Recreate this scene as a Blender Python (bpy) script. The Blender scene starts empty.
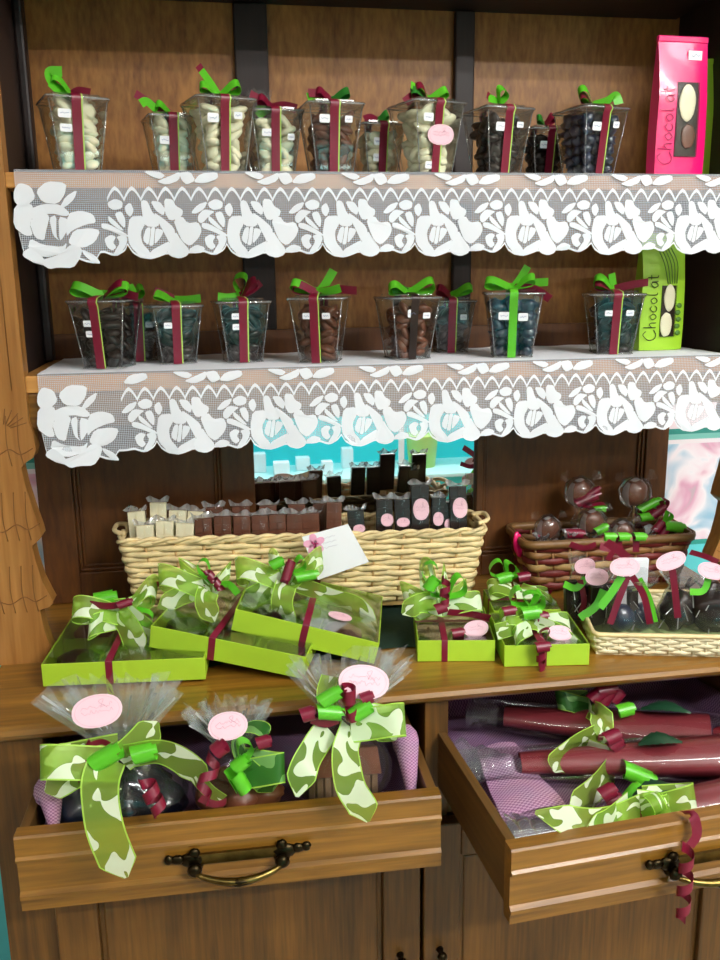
import bpy, bmesh, math, random
from mathutils import Vector, Matrix, noise

S = bpy.context.scene
COL = S.collection
PI = math.pi
V = Vector

# ------------------------------------------------------------------ helpers
def lin(h):
    """sRGB hex -> linear rgba"""
    h = h.lstrip('#')
    out = []
    for i in (0, 2, 4):
        c = int(h[i:i+2], 16)/255
        out.append(c/12.92 if c <= .04045 else ((c+.055)/1.055)**2.4)
    return (*out, 1)

class MB:
    """collects shapes for ONE mesh object"""
    def __init__(s):
        s.v = []; s.f = []; s.m = []; s.uv = []; s.sm = []
    def add(s, vs, fs, m=0, smooth=False, uvs=None):
        b = len(s.v)
        s.v += [tuple(p) for p in vs]
        for f in fs:
            s.f.append([b+i for i in f]); s.m.append(m); s.sm.append(smooth)
            s.uv.append([uvs[i] for i in f] if uvs else [(0, 0)]*len(f))
        return s
    def box(s, c, size, m=0, rot=None):
        x, y, z = [a/2 for a in size]
        c = V(c)
        vs = [V((sx*x, sy*y, sz*z)) for sx in (-1, 1) for sy in (-1, 1) for sz in (-1, 1)]
        if rot: vs = [rot @ p for p in vs]
        return s.add([c+p for p in vs], [(0, 1, 3, 2), (4, 6, 7, 5), (0, 4, 5, 1), (2, 3, 7, 6), (0, 2, 6, 4), (1, 5, 7, 3)], m)
    def b2(s, x0, x1, y0, y1, z0, z1, m=0):
        return s.box(((x0+x1)/2, (y0+y1)/2, (z0+z1)/2), (x1-x0, y1-y0, z1-z0), m)
    def prism(s, poly, axis, a, b, m=0, smooth=False):
        """poly in the two other axes, extruded along axis from a to b"""
        n = len(poly)
        def mk(p, t):
            q = [p[0], p[1]]; q.insert(axis, t); return q
        vs = [mk(p, a) for p in poly]+[mk(p, b) for p in poly]
        fs = [list(range(n))[::-1], list(range(n, 2*n))]
        s.add(vs, fs, m)
        s.add(vs, [(i, (i+1) % n, n+(i+1) % n, n+i) for i in range(n)], m, smooth)
        return s
    def tube(s, pts, r, seg=6, m=0, cap=True, flat=1.0, closed=False):
        pts = [V(p) for p in pts]; n = len(pts)
        rs = r if isinstance(r, (list, tuple)) else [r]*n
        vs = []; up = None
        for i, p in enumerate(pts):
            t = (pts[(i+1) % n]-pts[i-1]) if closed else (pts[min(i+1, n-1)]-pts[max(i-1, 0)])
            if t.length < 1e-9: t = V((0, 0, 1))
            t.normalize()
            if up is None: up = V((0, 0, 1)) if abs(t.z) < .9 else V((0, 1, 0))
            a = t.cross(up)
            if a.length < 1e-6: a = t.orthogonal()
            a.normalize(); b = a.cross(t).normalized(); 
            if abs(t.dot(V((0,0,1)))) > .9: up = b
            for k in range(seg):
                q = 2*PI*k/seg
                vs.append(p + a*math.cos(q)*rs[i]*flat + b*math.sin(q)*rs[i])
        fs = []
        for i in range(n if closed else n-1):
            j = (i+1) % n
            for k in range(seg):
                fs.append((i*seg+k, i*seg+(k+1) % seg, j*seg+(k+1) % seg, j*seg+k))
        if cap and not closed:
            fs.append(list(range(seg))[::-1]); fs.append([(n-1)*seg+k for k in range(seg)])
        return s.add(vs, fs, m, True)
    def lathe(s, prof, c=(0, 0, 0), seg=16, m=0, rot=None):
        c = V(c); vs = []
        for r, z in prof:
            for k in range(seg):
                q = 2*PI*k/seg; p = V((r*math.cos(q), r*math.sin(q), z))
                vs.append(c+(rot @ p if rot else p))
        fs = [(i*seg+k, i*seg+(k+1) % seg, (i+1)*seg+(k+1) % seg, (i+1)*seg+k) for i in range(len(prof)-1) for k in range(seg)]
        fs.append(list(range(seg))[::-1]); fs.append([(len(prof)-1)*seg+k for k in range(seg)])
        return s.add(vs, fs, m, True)
    def grid(s, fn, nu, nv, m=0, smooth=True, uvf=None, wrap=False):
        vs = []; uvs = []
        for j in range(nv+1):
            for i in range(nu+1):
                vs.append(fn(i/nu, j/nv)); uvs.append(uvf(i/nu, j/nv) if uvf else (i/nu, j/nv))
        fs = [(j*(nu+1)+i, j*(nu+1)+i+1, (j+1)*(nu+1)+i+1, (j+1)*(nu+1)+i) for j in range(nv) for i in range(nu)]
        return s.add(vs, fs, m, smooth, uvs)
    def blob(s, c, r, m=0, amp=.15, freq=2.0, seed=0, nu=12, nv=8, rot=None):
        c = V(c); r = V(r) if not isinstance(r, (int, float)) else V((r, r, r)); vs = []
        o = V((seed*3.7, seed*1.9, seed*5.3))
        def P(a, b):
            d = V((math.sin(b)*math.cos(a), math.sin(b)*math.sin(a), math.cos(b)))
            k = 1+amp*noise.noise(d*freq+o)
            p = V((d.x*r.x, d.y*r.y, d.z*r.z))*k
            return c+(rot @ p if rot else p)
        vs.append(P(0, 0))
        for j in range(1, nv):
            for i in range(nu): vs.append(P(2*PI*i/nu, PI*j/nv))
        vs.append(P(0, PI)); L = len(vs)-1
        fs = [(0, 1+i, 1+(i+1) % nu) for i in range(nu)]
        for j in range(nv-2):
            for i in range(nu):
                a = 1+j*nu; fs.append((a+i, a+nu+i, a+nu+(i+1) % nu, a+(i+1) % nu))
        a = 1+(nv-2)*nu
        fs += [(a+i, L, a+(i+1) % nu) for i in range(nu)]
        return s.add(vs, fs, m, True)
    def strip(s, pts, sides, w, m=0, u0=0.0):
        """ribbon: pts path, sides = width directions, w = width (number or list)"""
        n = len(pts); vs = []; uvs = []; u = u0
        ws = w if isinstance(w, (list, tuple)) else [w]*n
        for i in range(n):
            p = V(pts[i]); d = V(sides[i]).normalized()
            if i: u += (V(pts[i])-V(pts[i-1])).length
            for k in range(5):
                t = k/4-.5
                vs.append(p+d*ws[i]*t); uvs.append((u, k/4))
        fs = [(i*5+k, i*5+k+1, (i+1)*5+k+1, (i+1)*5+k) for i in range(n-1) for k in range(4)]
        return s.add(vs, fs, m, True, uvs)
    def build(s, name, mats, parent=None, bevel=0, fix=True):
        me = bpy.data.meshes.new(name)
        me.from_pydata(s.v, [], s.f)
        if not isinstance(mats, (list, tuple)): mats = [mats]
        for mt in mats: me.materials.append(mt)
        uvl = me.uv_layers.new(name='uv')
        flat = [c for f in s.uv for uv in f for c in uv]
        uvl.data.foreach_set('uv', flat)
        me.polygons.foreach_set('material_index', s.m)
        me.polygons.foreach_set('use_smooth', s.sm)
        if fix:
            bm = bmesh.new(); bm.from_mesh(me)
            bmesh.ops.recalc_face_normals(bm, faces=bm.faces)
            bm.to_mesh(me); bm.free()
        me.update()
        o = bpy.data.objects.new(name, me); COL.objects.link(o)
        if parent: o.parent = parent
        if bevel:
            b = o.modifiers.new('bevel', 'BEVEL'); b.width = bevel; b.segments = 2; b.limit_method = 'ANGLE'
        return o

def tag(o, label=None, cat=None, group=None, kind=None):
    if label: o['label'] = label
    if cat: o['category'] = cat
    if group: o['group'] = group
    if kind: o['kind'] = kind
    return o

def thing(name, label, cat, loc=(0, 0, 0), rz=0.0, group=None, rot=None, mat=None):
    o = bpy.data.objects.new(name, None); COL.objects.link(o)
    o.empty_display_size = .02
    if mat is not None: o.matrix_world = mat
    else:
        o.location = loc; o.rotation_euler = rot if rot else (0, 0, rz)
    return tag(o, label, cat, group)

def cr(pts, n=6):
    """catmull-rom through points"""
    P = [V(p) for p in pts]
    P = [P[0]*2-P[1]]+P+[P[-1]*2-P[-2]]
    out = []
    for i in range(1, len(P)-2):
        a, b, c, d = P[i-1:i+3]
        for k in range(n):
            t = k/n
            out.append(.5*((2*b)+(c-a)*t+(2*a-5*b+4*c-d)*t*t+(3*b-a-3*c+d)*t**3))
    out.append(P[-2]); return out

# the viewpoint: used for the camera, and to read where things stand on their shelf, counter or drawer
CF, CPITCH, CYAW, CROLL, CPOS = 880, 13.1, 9.5, -0.7, V((0, -1.55, 1.45))
_p, _y, _r = [math.radians(a) for a in (CPITCH, CYAW, CROLL)]
_F = V((math.sin(_y)*math.cos(_p), math.cos(_y)*math.cos(_p), -math.sin(_p)))
_R0 = V((math.cos(_y), -math.sin(_y), 0)); _U0 = _R0.cross(_F)
_R = _R0*math.cos(_r)+_U0*math.sin(_r); _U = _U0*math.cos(_r)-_R0*math.sin(_r)
def at(x, y, ax, val):
    d = _F+_R*((x-360)/CF)+_U*((480-y)/CF)
    return CPOS+d*((val-CPOS[ax])/d[ax])

# ------------------------------------------------------------------ materials
def newmat(name):
    m = bpy.data.materials.new(name); m.use_nodes = True
    nt = m.node_tree; nt.nodes.clear()
    out = nt.nodes.new('ShaderNodeOutputMaterial')
    return m, nt, out
def N(nt, t, **kw):
    n = nt.nodes.new(t)
    for k, v in kw.items():
        if k in n.inputs: n.inputs[k].default_value = v
        else: setattr(n, k, v)
    return n
def plain(name, col, rough=.5, metal=0, spec=.5, bump=0, bscale=60, var=0, sheen=0, trans=0, coat=0):
    m, nt, out = newmat(name)
    b = N(nt, 'ShaderNodeBsdfPrincipled'); b.inputs['Roughness'].default_value = rough
    b.inputs['Metallic'].default_value = metal; b.inputs['Specular IOR Level'].default_value = spec
    b.inputs['Coat Weight'].default_value = coat; b.inputs['Coat Roughness'].default_value = .1
    c = lin(col); b.inputs['Base Color'].default_value = c
    if var or bump:
        tc = N(nt, 'ShaderNodeTexCoord'); nz = N(nt, 'ShaderNodeTexNoise', Scale=bscale, Detail=4.0)
        nt.links.new(tc.outputs['Object'], nz.inputs['Vector'])
        if var:
            rp = N(nt, 'ShaderNodeValToRGB')
            rp.color_ramp.elements[0].position = .3; rp.color_ramp.elements[1].position = .7
            rp.color_ramp.elements[0].color = tuple(a*(1-var) for a in c[:3])+(1,)
            rp.color_ramp.elements[1].color = tuple(min(1, a*(1+var)) for a in c[:3])+(1,)
            nt.links.new(nz.outputs['Fac'], rp.inputs['Fac']); nt.links.new(rp.outputs['Color'], b.inputs['Base Color'])
        if bump:
            bp = N(nt, 'ShaderNodeBump', Strength=bump, Distance=.002)
            nt.links.new(nz.outputs['Fac'], bp.inputs['Height']); nt.links.new(bp.outputs['Normal'], b.inputs['Normal'])
    if trans:
        t = N(nt, 'ShaderNodeBsdfTranslucent'); t.inputs['Color'].default_value = c
        mx = N(nt, 'ShaderNodeMixShader'); mx.inputs[0].default_value = trans
        nt.links.new(b.outputs[0], mx.inputs[1]); nt.links.new(t.outputs[0], mx.inputs[2]); nt.links.new(mx.outputs[0], out.inputs[0])
    else: nt.links.new(b.outputs[0], out.inputs[0])
    return m
def wood(name, c1, c2, axis=2, rough=.35, scale=14, stretch=.07, coat=.3, bump=.15):
    m, nt, out = newmat(name)
    tc = N(nt, 'ShaderNodeTexCoord'); mp = N(nt, 'ShaderNodeMapping')
    sc = [1, 1, 1]; sc[axis] = stretch; mp.inputs['Scale'].default_value = sc
    nt.links.new(tc.outputs['Object'], mp.inputs['Vector'])
    n1 = N(nt, 'ShaderNodeTexNoise', Scale=scale, Detail=5.0, Roughness=.6, Distortion=.8)
    n2 = N(nt, 'ShaderNodeTexNoise', Scale=scale*11, Detail=3.0)
    for n in (n1, n2): nt.links.new(mp.outputs[0], n.inputs['Vector'])
    mm = N(nt, 'ShaderNodeMix', data_type='FLOAT'); mm.inputs[0].default_value = .42
    nt.links.new(n1.outputs['Fac'], mm.inputs[2]); nt.links.new(n2.outputs['Fac'], mm.inputs[3])
    rp = N(nt, 'ShaderNodeValToRGB'); e = rp.color_ramp.elements
    e[0].position = .33; e[0].color = lin(c1); e[1].position = .66; e[1].color = lin(c2)
    nt.links.new(mm.outputs[0], rp.inputs['Fac'])
    b = N(nt, 'ShaderNodeBsdfPrincipled'); b.inputs['Roughness'].default_value = rough
    b.inputs['Coat Weight'].default_value = coat; b.inputs['Coat Roughness'].default_value = .18
    nt.links.new(rp.outputs['Color'], b.inputs['Base Color'])
    bp = N(nt, 'ShaderNodeBump', Strength=bump, Distance=.001)
    nt.links.new(n2.outputs['Fac'], bp.inputs['Height']); nt.links.new(bp.outputs['Normal'], b.inputs['Normal'])
    nt.links.new(b.outputs[0], out.inputs[0]); return m
def clear(name, tint=(.96, .98, .97), facing=.25, lo=.03, hi=.55, rough=.06, haze=0.0, bump=0, bscale=30, hazecol=(.9, .93, .95)):
    """thin clear plastic: see-through with reflections that grow at grazing angles"""
    m, nt, out = newmat(name)
    tr = N(nt, 'ShaderNodeBsdfTransparent'); tr.inputs['Color'].default_value = (*tint, 1)
    gl = N(nt, 'ShaderNodeBsdfGlossy'); gl.inputs['Roughness'].default_value = rough
    lw = N(nt, 'ShaderNodeLayerWeight', Blend=facing)
    mr = N(nt, 'ShaderNodeMapRange'); mr.inputs['To Min'].default_value = lo; mr.inputs['To Max'].default_value = hi
    nt.links.new(lw.outputs['Fresnel'], mr.inputs['Value'])
    mx = N(nt, 'ShaderNodeMixShader')
    nt.links.new(mr.outputs[0], mx.inputs[0]); nt.links.new(gl.outputs[0], mx.inputs[2])
    if haze:
        df = N(nt, 'ShaderNodeBsdfDiffuse'); df.inputs['Color'].default_value = (*hazecol, 1)
        tl = N(nt, 'ShaderNodeBsdfTranslucent'); tl.inputs['Color'].default_value = (*hazecol, 1)
        dm = N(nt, 'ShaderNodeMixShader'); dm.inputs[0].default_value = .5
        nt.links.new(df.outputs[0], dm.inputs[1]); nt.links.new(tl.outputs[0], dm.inputs[2])
        hz = N(nt, 'ShaderNodeMixShader'); hz.inputs[0].default_value = haze
        nt.links.new(tr.outputs[0], hz.inputs[1]); nt.links.new(dm.outputs[0], hz.inputs[2]); nt.links.new(hz.outputs[0], mx.inputs[1])
    else: nt.links.new(tr.outputs[0], mx.inputs[1])
    if bump:
        tc = N(nt, 'ShaderNodeTexCoord'); vz = N(nt, 'ShaderNodeTexNoise', Scale=bscale, Detail=1.5)
        nt.links.new(tc.outputs['Object'], vz.inputs['Vector'])
        bp = N(nt, 'ShaderNodeBump', Strength=bump, Distance=.004)
        nt.links.new(vz.outputs['Fac'], bp.inputs['Height'])
        nt.links.new(bp.outputs['Normal'], gl.inputs['Normal']); nt.links.new(bp.outputs['Normal'], lw.inputs['Normal'])
    nt.links.new(mx.outputs[0], out.inputs[0]); return m
def net_mat(name, col, cell, mid, amp):
    """open knitted net: finely varying openness (UV in metres)"""
    m, nt, out = newmat(name)
    tc = N(nt, 'ShaderNodeTexCoord'); sp = N(nt, 'ShaderNodeSeparateXYZ')
    nt.links.new(tc.outputs['UV'], sp.inputs[0])
    ad = N(nt, 'ShaderNodeMath', operation='ADD'); sb = N(nt, 'ShaderNodeMath', operation='SUBTRACT')
    for q in (ad, sb): nt.links.new(sp.outputs[0], q.inputs[0]); nt.links.new(sp.outputs[1], q.inputs[1])
    def wave(o, k):
        a = N(nt, 'ShaderNodeMath', operation='MULTIPLY'); a.inputs[1].default_value = 2*PI/(cell*k)
        s_ = N(nt, 'ShaderNodeMath', operation='SINE'); nt.links.new(o, a.inputs[0]); nt.links.new(a.outputs[0], s_.inputs[0]); return s_.outputs[0]
    ml = N(nt, 'ShaderNodeMath', operation='MULTIPLY'); nt.links.new(wave(ad.outputs[0], 1), ml.inputs[0]); nt.links.new(wave(sb.outputs[0], 1), ml.inputs[1])
    ma = N(nt, 'ShaderNodeMath', operation='MULTIPLY_ADD'); ma.inputs[1].default_value = amp; ma.inputs[2].default_value = mid; ma.use_clamp = True
    nt.links.new(ml.outputs[0], ma.inputs[0])
    d = N(nt, 'ShaderNodeBsdfDiffuse'); d.inputs['Color'].default_value = lin(col)
    tr = N(nt, 'ShaderNodeBsdfTransparent'); mx = N(nt, 'ShaderNodeMixShader')
    nt.links.new(ma.outputs[0], mx.inputs[0]); nt.links.new(tr.outputs[0], mx.inputs[1]); nt.links.new(d.outputs[0], mx.inputs[2])
    nt.links.new(mx.outputs[0], out.inputs[0]); return m
def sheer_mat(name, base, leaf, alpha=.62, scale=26.0, seed=0.0, edge='#b6e45a'):
    """sheer printed ribbon: see-through green, opaque pale leaf print, woven edges"""
    m, nt, out = newmat(name)
    tc = N(nt, 'ShaderNodeTexCoord'); sp = N(nt, 'ShaderNodeSeparateXYZ'); nt.links.new(tc.outputs['UV'], sp.inputs[0])
    cb = N(nt, 'ShaderNodeCombineXYZ')
    a = N(nt, 'ShaderNodeMath', operation='MULTIPLY_ADD'); a.inputs[1].default_value = scale; a.inputs[2].default_value = seed
    nt.links.new(sp.outputs[0], a.inputs[0]); nt.links.new(a.outputs[0], cb.inputs[0]); nt.links.new(sp.outputs[1], cb.inputs[1])
    nz = N(nt, 'ShaderNodeTexNoise', Scale=1.25, Detail=.6, Distortion=.55); nt.links.new(cb.outputs[0], nz.inputs['Vector'])
    lf = N(nt, 'ShaderNodeMath', operation='GREATER_THAN'); lf.inputs[1].default_value = .525; nt.links.new(nz.outputs['Fac'], lf.inputs[0])
    # keep the print off the very edge
    ed = N(nt, 'ShaderNodeMath', operation='SUBTRACT'); ed.inputs[1].default_value = .5; nt.links.new(sp.outputs[1], ed.inputs[0])
    ab = N(nt, 'ShaderNodeMath', operation='ABSOLUTE'); nt.links.new(ed.outputs[0], ab.inputs[0])
    eg = N(nt, 'ShaderNodeMath', operation='GREATER_THAN'); eg.inputs[1].default_value = .455; nt.links.new(ab.outputs[0], eg.inputs[0])
    mb_ = N(nt, 'ShaderNodeMix', data_type='RGBA'); mb_.inputs[6].default_value = lin(base); mb_.inputs[7].default_value = lin(leaf)
    nt.links.new(lf.outputs[0], mb_.inputs[0])
    mc = N(nt, 'ShaderNodeMix', data_type='RGBA'); mc.inputs[7].default_value = lin(edge); nt.links.new(mb_.outputs[2], mc.inputs[6]); nt.links.new(eg.outputs[0], mc.inputs[0])
    d = N(nt, 'ShaderNodeBsdfPrincipled'); d.inputs['Roughness'].default_value = .35; nt.links.new(mc.outputs[2], d.inputs['Base Color'])
    tl = N(nt, 'ShaderNodeBsdfTranslucent'); nt.links.new(mc.outputs[2], tl.inputs['Color'])
    dm = N(nt, 'ShaderNodeMixShader'); dm.inputs[0].default_value = .3; nt.links.new(d.outputs[0], dm.inputs[1]); nt.links.new(tl.outputs[0], dm.inputs[2])
    tr = N(nt, 'ShaderNodeBsdfTransparent'); tr.inputs['Color'].default_value = (.75, .95, .45, 1)
    op = N(nt, 'ShaderNodeMath', operation='MAXIMUM'); nt.links.new(lf.outputs[0], op.inputs[0]); nt.links.new(eg.outputs[0], op.inputs[1])
    mr = N(nt, 'ShaderNodeMapRange'); mr.inputs['To Min'].default_value = alpha; mr.inputs['To Max'].default_value = .93
    nt.links.new(op.outputs[0], mr.inputs['Value'])
    mx = N(nt, 'ShaderNodeMixShader'); nt.links.new(mr.outputs[0], mx.inputs[0]); nt.links.new(tr.outputs[0], mx.inputs[1]); nt.links.new(dm.outputs[0], mx.inputs[2])
    nt.links.new(mx.outputs[0], out.inputs[0]); return m
def weave_mat(name, c1, c2, cell=.003, bump=.6):
    m, nt, out = newmat(name)
    tc = N(nt, 'ShaderNodeTexCoord')
    ch = N(nt, 'ShaderNodeTexChecker', Scale=1/cell); ch.inputs['Color1'].default_value = lin(c1); ch.inputs['Color2'].default_value = lin(c2)
    nt.links.new(tc.outputs['UV'], ch.inputs['Vector'])
    nz = N(nt, 'ShaderNodeTexNoise', Scale=25.0); nt.links.new(tc.outputs['UV'], nz.inputs['Vector'])
    mx = N(nt, 'ShaderNodeMix', data_type='RGBA', blend_type='MULTIPLY'); mx.inputs[0].default_value = .35
    nt.links.new(ch.outputs['Color'], mx.inputs[6]); nt.links.new(nz.outputs['Color'], mx.inputs[7])
    b = N(nt, 'ShaderNodeBsdfPrincipled'); b.inputs['Roughness'].default_value = .85; nt.links.new(mx.outputs[2], b.inputs['Base Color'])
    bp = N(nt, 'ShaderNodeBump', Strength=bump, Distance=.001); nt.links.new(ch.outputs['Fac'], bp.inputs['Height']); nt.links.new(bp.outputs['Normal'], b.inputs['Normal'])
    nt.links.new(b.outputs[0], out.inputs[0]); return m
def emit(name, col, s):
    m, nt, out = newmat(name); e = N(nt, 'ShaderNodeEmission', Strength=s); e.inputs['Color'].default_value = (*col, 1)
    nt.links.new(e.outputs[0], out.inputs[0]); return m

M = dict(
    oak=wood('honey_oak', '#845422', '#b37f42', 2, .35, 12, .06),
    oak_h=wood('honey_oak_across', '#56370b', '#9c6c24', 0, .35, 14, .05, coat=.14),
    shelf=wood('pale_oak_shelf', '#9a6428', '#cf9750', 0, .4, 12, .05, coat=.1),
    groove=plain('carved_groove', '#7a4e20', .6),
    base=wood('brown_oak', '#40290a', '#784f1a', 2, .45, 16, .05, coat=.06),
    top=wood('counter_oak', '#60400f', '#a07026', 0, .3, 12, .05, coat=.3),
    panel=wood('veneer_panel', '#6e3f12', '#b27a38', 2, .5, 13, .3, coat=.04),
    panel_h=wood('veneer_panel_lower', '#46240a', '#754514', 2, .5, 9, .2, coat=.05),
    stain=wood('dark_stained_wood', '#150c0a', '#2a1814', 2, .55, 14, .06, coat=.0),
    side_in=wood('drawer_side', '#46300f', '#745022', 1, .5, 14, .06, coat=.1),
    burg=plain('burgundy_satin', '#7c1230', .35, spec=.6, trans=.12),
    edging=plain('pale_green_edging', '#a9d060', .4),
    green=plain('green_satin', '#63c92c', .3, spec=.6, trans=.2),
    dgreen=plain('leaf_green_satin', '#2e7a2a', .35, spec=.6, trans=.15),
    sheer=sheer_mat('sheer_leaf_ribbon', '#a6cc50', '#eefbdc', .46, 20, 0),
    sheer2=sheer_mat('sheer_leaf_ribbon_b', '#9ccc58', '#e8f9d6', .46, 24, 4.3),
    sheer3=sheer_mat('dark_leaf_ribbon', '#3c8030', '#7fb866', .75, 22, 7.7),
    streak=clear('cellophane_glint', (.98, .99, 1), .3, .15, .8, .08, haze=.55, hazecol=(.95, .97, 1)),  # whitened cellophane, its highlights put into the colour
    pink=plain('pink_label', '#f0c6d2', .6),
    pinkink=plain('label_ink', '#c48ca2', .7),
    ink=plain('script_ink', '#1e2a12', .7),
    white=plain('white_paper', '#eef0f4', .6),
    bluei=plain('sticker_ink', '#7c88b0', .7),
    jar=clear('clear_jar', (.96, .98, .97), .15, .035, .6, .03),
    cello=clear('cellophane', (.97, .985, .98), .2, .03, .65, .1, haze=.025, bump=.35, bscale=38),
    cellof=clear('cellophane_fan', (.975, .985, .99), .18, .03, .6, .10, haze=.11, hazecol=(.90, .96, 1.0)),
    lidm=clear('clear_jar_lid', (.97, .98, .97), .15, .05, .7, .04, haze=.02),
    edge=clear('jar_edge', (.97, .98, .98), .3, .25, .9, .05, haze=.30),
    filmb=clear('bar_wrap', (.97, .98, .97), .15, .015, .35, .08),
    film=clear('window_film', (.96, .98, .97), .25, .05, .6, .06),
    wchoc=plain('white_chocolate', '#f2e9c8', .45, var=.08, bscale=20),
    mchoc=plain('milk_chocolate', '#6a3c28', .4, var=.2, bscale=25),
    dchoc=plain('dark_chocolate', '#231612', .3, var=.25, bscale=25),
    egg=plain('dark_foil_egg', '#090a14', .22, spec=.5, coat=.2),
    dblue=plain('blue_foil_and_reflection', '#18223c', .3, spec=.8, coat=.4),
    lime=plain('lime_card', '#a9cf33', .45, var=.03, bscale=30),
    limed=plain('lime_card_inner', '#88a82c', .6),
    wick=plain('straw_wicker', '#e3cd98', .55, var=.16, bscale=45, bump=.2),
    wickd=plain('straw_wicker_stake', '#b8955c', .6, var=.2, bscale=45),
    wickw=plain('pale_woven_grass', '#ddd2ae', .6, var=.14, bscale=80, bump=.4),
    splr=plain('red_splint', '#6e2420', .5, var=.2, bscale=40),
    splb=plain('tan_splint', '#8a6236', .5, var=.2, bscale=40),
    splrim=plain('splint_rim', '#7d5a30', .5, var=.2, bscale=40),
    brass=plain('aged_brass', '#6b5a30', .28, metal=1, var=.3, bscale=60),
    brassd=plain('dark_brass', '#30281a', .35, metal=1, var=.3, bscale=60),
    magenta=plain('magenta_foil', '#ee0f70', .28, spec=.6, bump=.35, bscale=35, coat=.35),
    gbag=plain('green_foil', '#9ccb2c', .4, spec=.6, bump=.25, bscale=35),
    gbagd=plain('green_print_dark', '#4c7a22', .5),
    purple=weave_mat('purple_cloth', '#a47e9f', '#6e4a72', .0026),
    palecloth=weave_mat('pale_purple_cloth', '#cfa3c2', '#9c6c94', .0026),
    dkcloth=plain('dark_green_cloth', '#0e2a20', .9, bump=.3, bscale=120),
    lace=plain('white_lace', '#e9edf4', .85, trans=.12),
    net=net_mat('lace_net', '#dfe4ee', .0052, .36, .34),
    lacetop=plain('white_cloth', '#eceff5', .9),
    conep=plain('burgundy_paper', '#7d2c34', .4, spec=.5, var=.1, bscale=20),
    leaf=plain('dark_leaf', '#173f28', .45),
    teal=plain('turquoise_paint', '#3fc4c4', .6),
    black=plain('dark_gap', '#0a0706', .8),
)
# ------------------------------------------------------------------ the room
def struct(name, mb, m): return tag(mb.build(name, m), kind='structure')
def wallpaper():
    m, nt, out = newmat('wallpaper')
    tc = N(nt, 'ShaderNodeTexCoord'); sp = N(nt, 'ShaderNodeSeparateXYZ'); nt.links.new(tc.outputs['Object'], sp.inputs[0])
    rp = N(nt, 'ShaderNodeValToRGB'); rp.color_ramp.interpolation = 'CONSTANT'
    # height in metres / 2.8
    bands = [(0, '#62d2d8'), (.905, '#2f9c90'), (.912, '#8fd0c8'), (.918, '#f0e8ee'), (1.118, '#2f8f84'), (1.125, '#7cc4ba'), (1.131, '#2f8f84'), (1.143, '#a8d8d0'), (1.147, '#efdfe6')]
    el = rp.color_ramp.elements
    while len(el) < len(bands): el.new(.5)
    for e, (z, c) in zip(el, bands): e.position = z/2.8; e.color = lin(c)
    dv = N(nt, 'ShaderNodeMath', operation='DIVIDE'); dv.inputs[1].default_value = 2.8
    nt.links.new(sp.outputs[2], dv.inputs[0]); nt.links.new(dv.outputs[0], rp.inputs['Fac'])
    # soft watercolour flowers in the border band
    nz = N(nt, 'ShaderNodeTexNoise', Scale=11.0, Detail=2.5, Distortion=.9); nt.links.new(tc.outputs['Object'], nz.inputs['Vector'])
    fr = N(nt, 'ShaderNodeValToRGB'); fe = fr.color_ramp.elements
    cols = [(.28, '#7fb9d6'), (.38, '#b9d3e6'), (.46, '#f3edf4'), (.54, '#f1dbe6'), (.62, '#e0a9c4'), (.72, '#9fcdbd')]
    while len(fe) < len(cols): fe.new(.5)
    for e, (p, c) in zip(fe, cols): e.position = p; e.color = lin(c)
    nt.links.new(nz.outputs['Fac'], fr.inputs['Fac'])
    g1 = N(nt, 'ShaderNodeMath', operation='GREATER_THAN'); g1.inputs[1].default_value = .918; nt.links.new(sp.outputs[2], g1.inputs[0])
    g2 = N(nt, 'ShaderNodeMath', operation='LESS_THAN'); g2.inputs[1].default_value = 1.118; nt.links.new(sp.outputs[2], g2.inputs[0])
    mu = N(nt, 'ShaderNodeMath', operation='MULTIPLY'); nt.links.new(g1.outputs[0], mu.inputs[0]); nt.links.new(g2.outputs[0], mu.inputs[1])
    mx = N(nt, 'ShaderNodeMix', data_type='RGBA'); nt.links.new(mu.outputs[0], mx.inputs[0]); nt.links.new(rp.outputs['Color'], mx.inputs[6]); nt.links.new(fr.outputs['Color'], mx.inputs[7])
    b = N(nt, 'ShaderNodeBsdfPrincipled'); b.inputs['Roughness'].default_value = .7; nt.links.new(mx.outputs[2], b.inputs['Base Color']); nt.links.new(b.outputs[0], out.inputs[0])
    return m
RX0, RX1, RY0, RY1, RZ = -1.6, 2.2, -3.6, .03, 2.8
struct('floor', MB().b2(RX0-.1, RX1+.1, RY0-.1, RY1+.1, -.05, 0), plain('floor_tiles', '#a89c8c', .5, var=.08, bscale=5))
struct('ceiling', MB().b2(RX0-.1, RX1+.1, RY0-.1, RY1+.1, RZ, RZ+.05), plain('ceiling_paint', '#f2f2ee', .8))
struct('wall_back', MB().b2(RX0, RX1, RY1, RY1+.08, 0, RZ), wallpaper())
cream = plain('warm_grey_paint', '#8e867c', .7)
struct('wall_left', MB().b2(RX0-.08, RX0, RY0, RY1+.08, 0, RZ), cream)
struct('wall_right', MB().b2(RX1, RX1+.08, RY0, RY1+.08, 0, RZ), cream)
struct('wall_front', MB().b2(RX0, RX1, RY0-.08, RY0, 0, RZ), cream)

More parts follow.
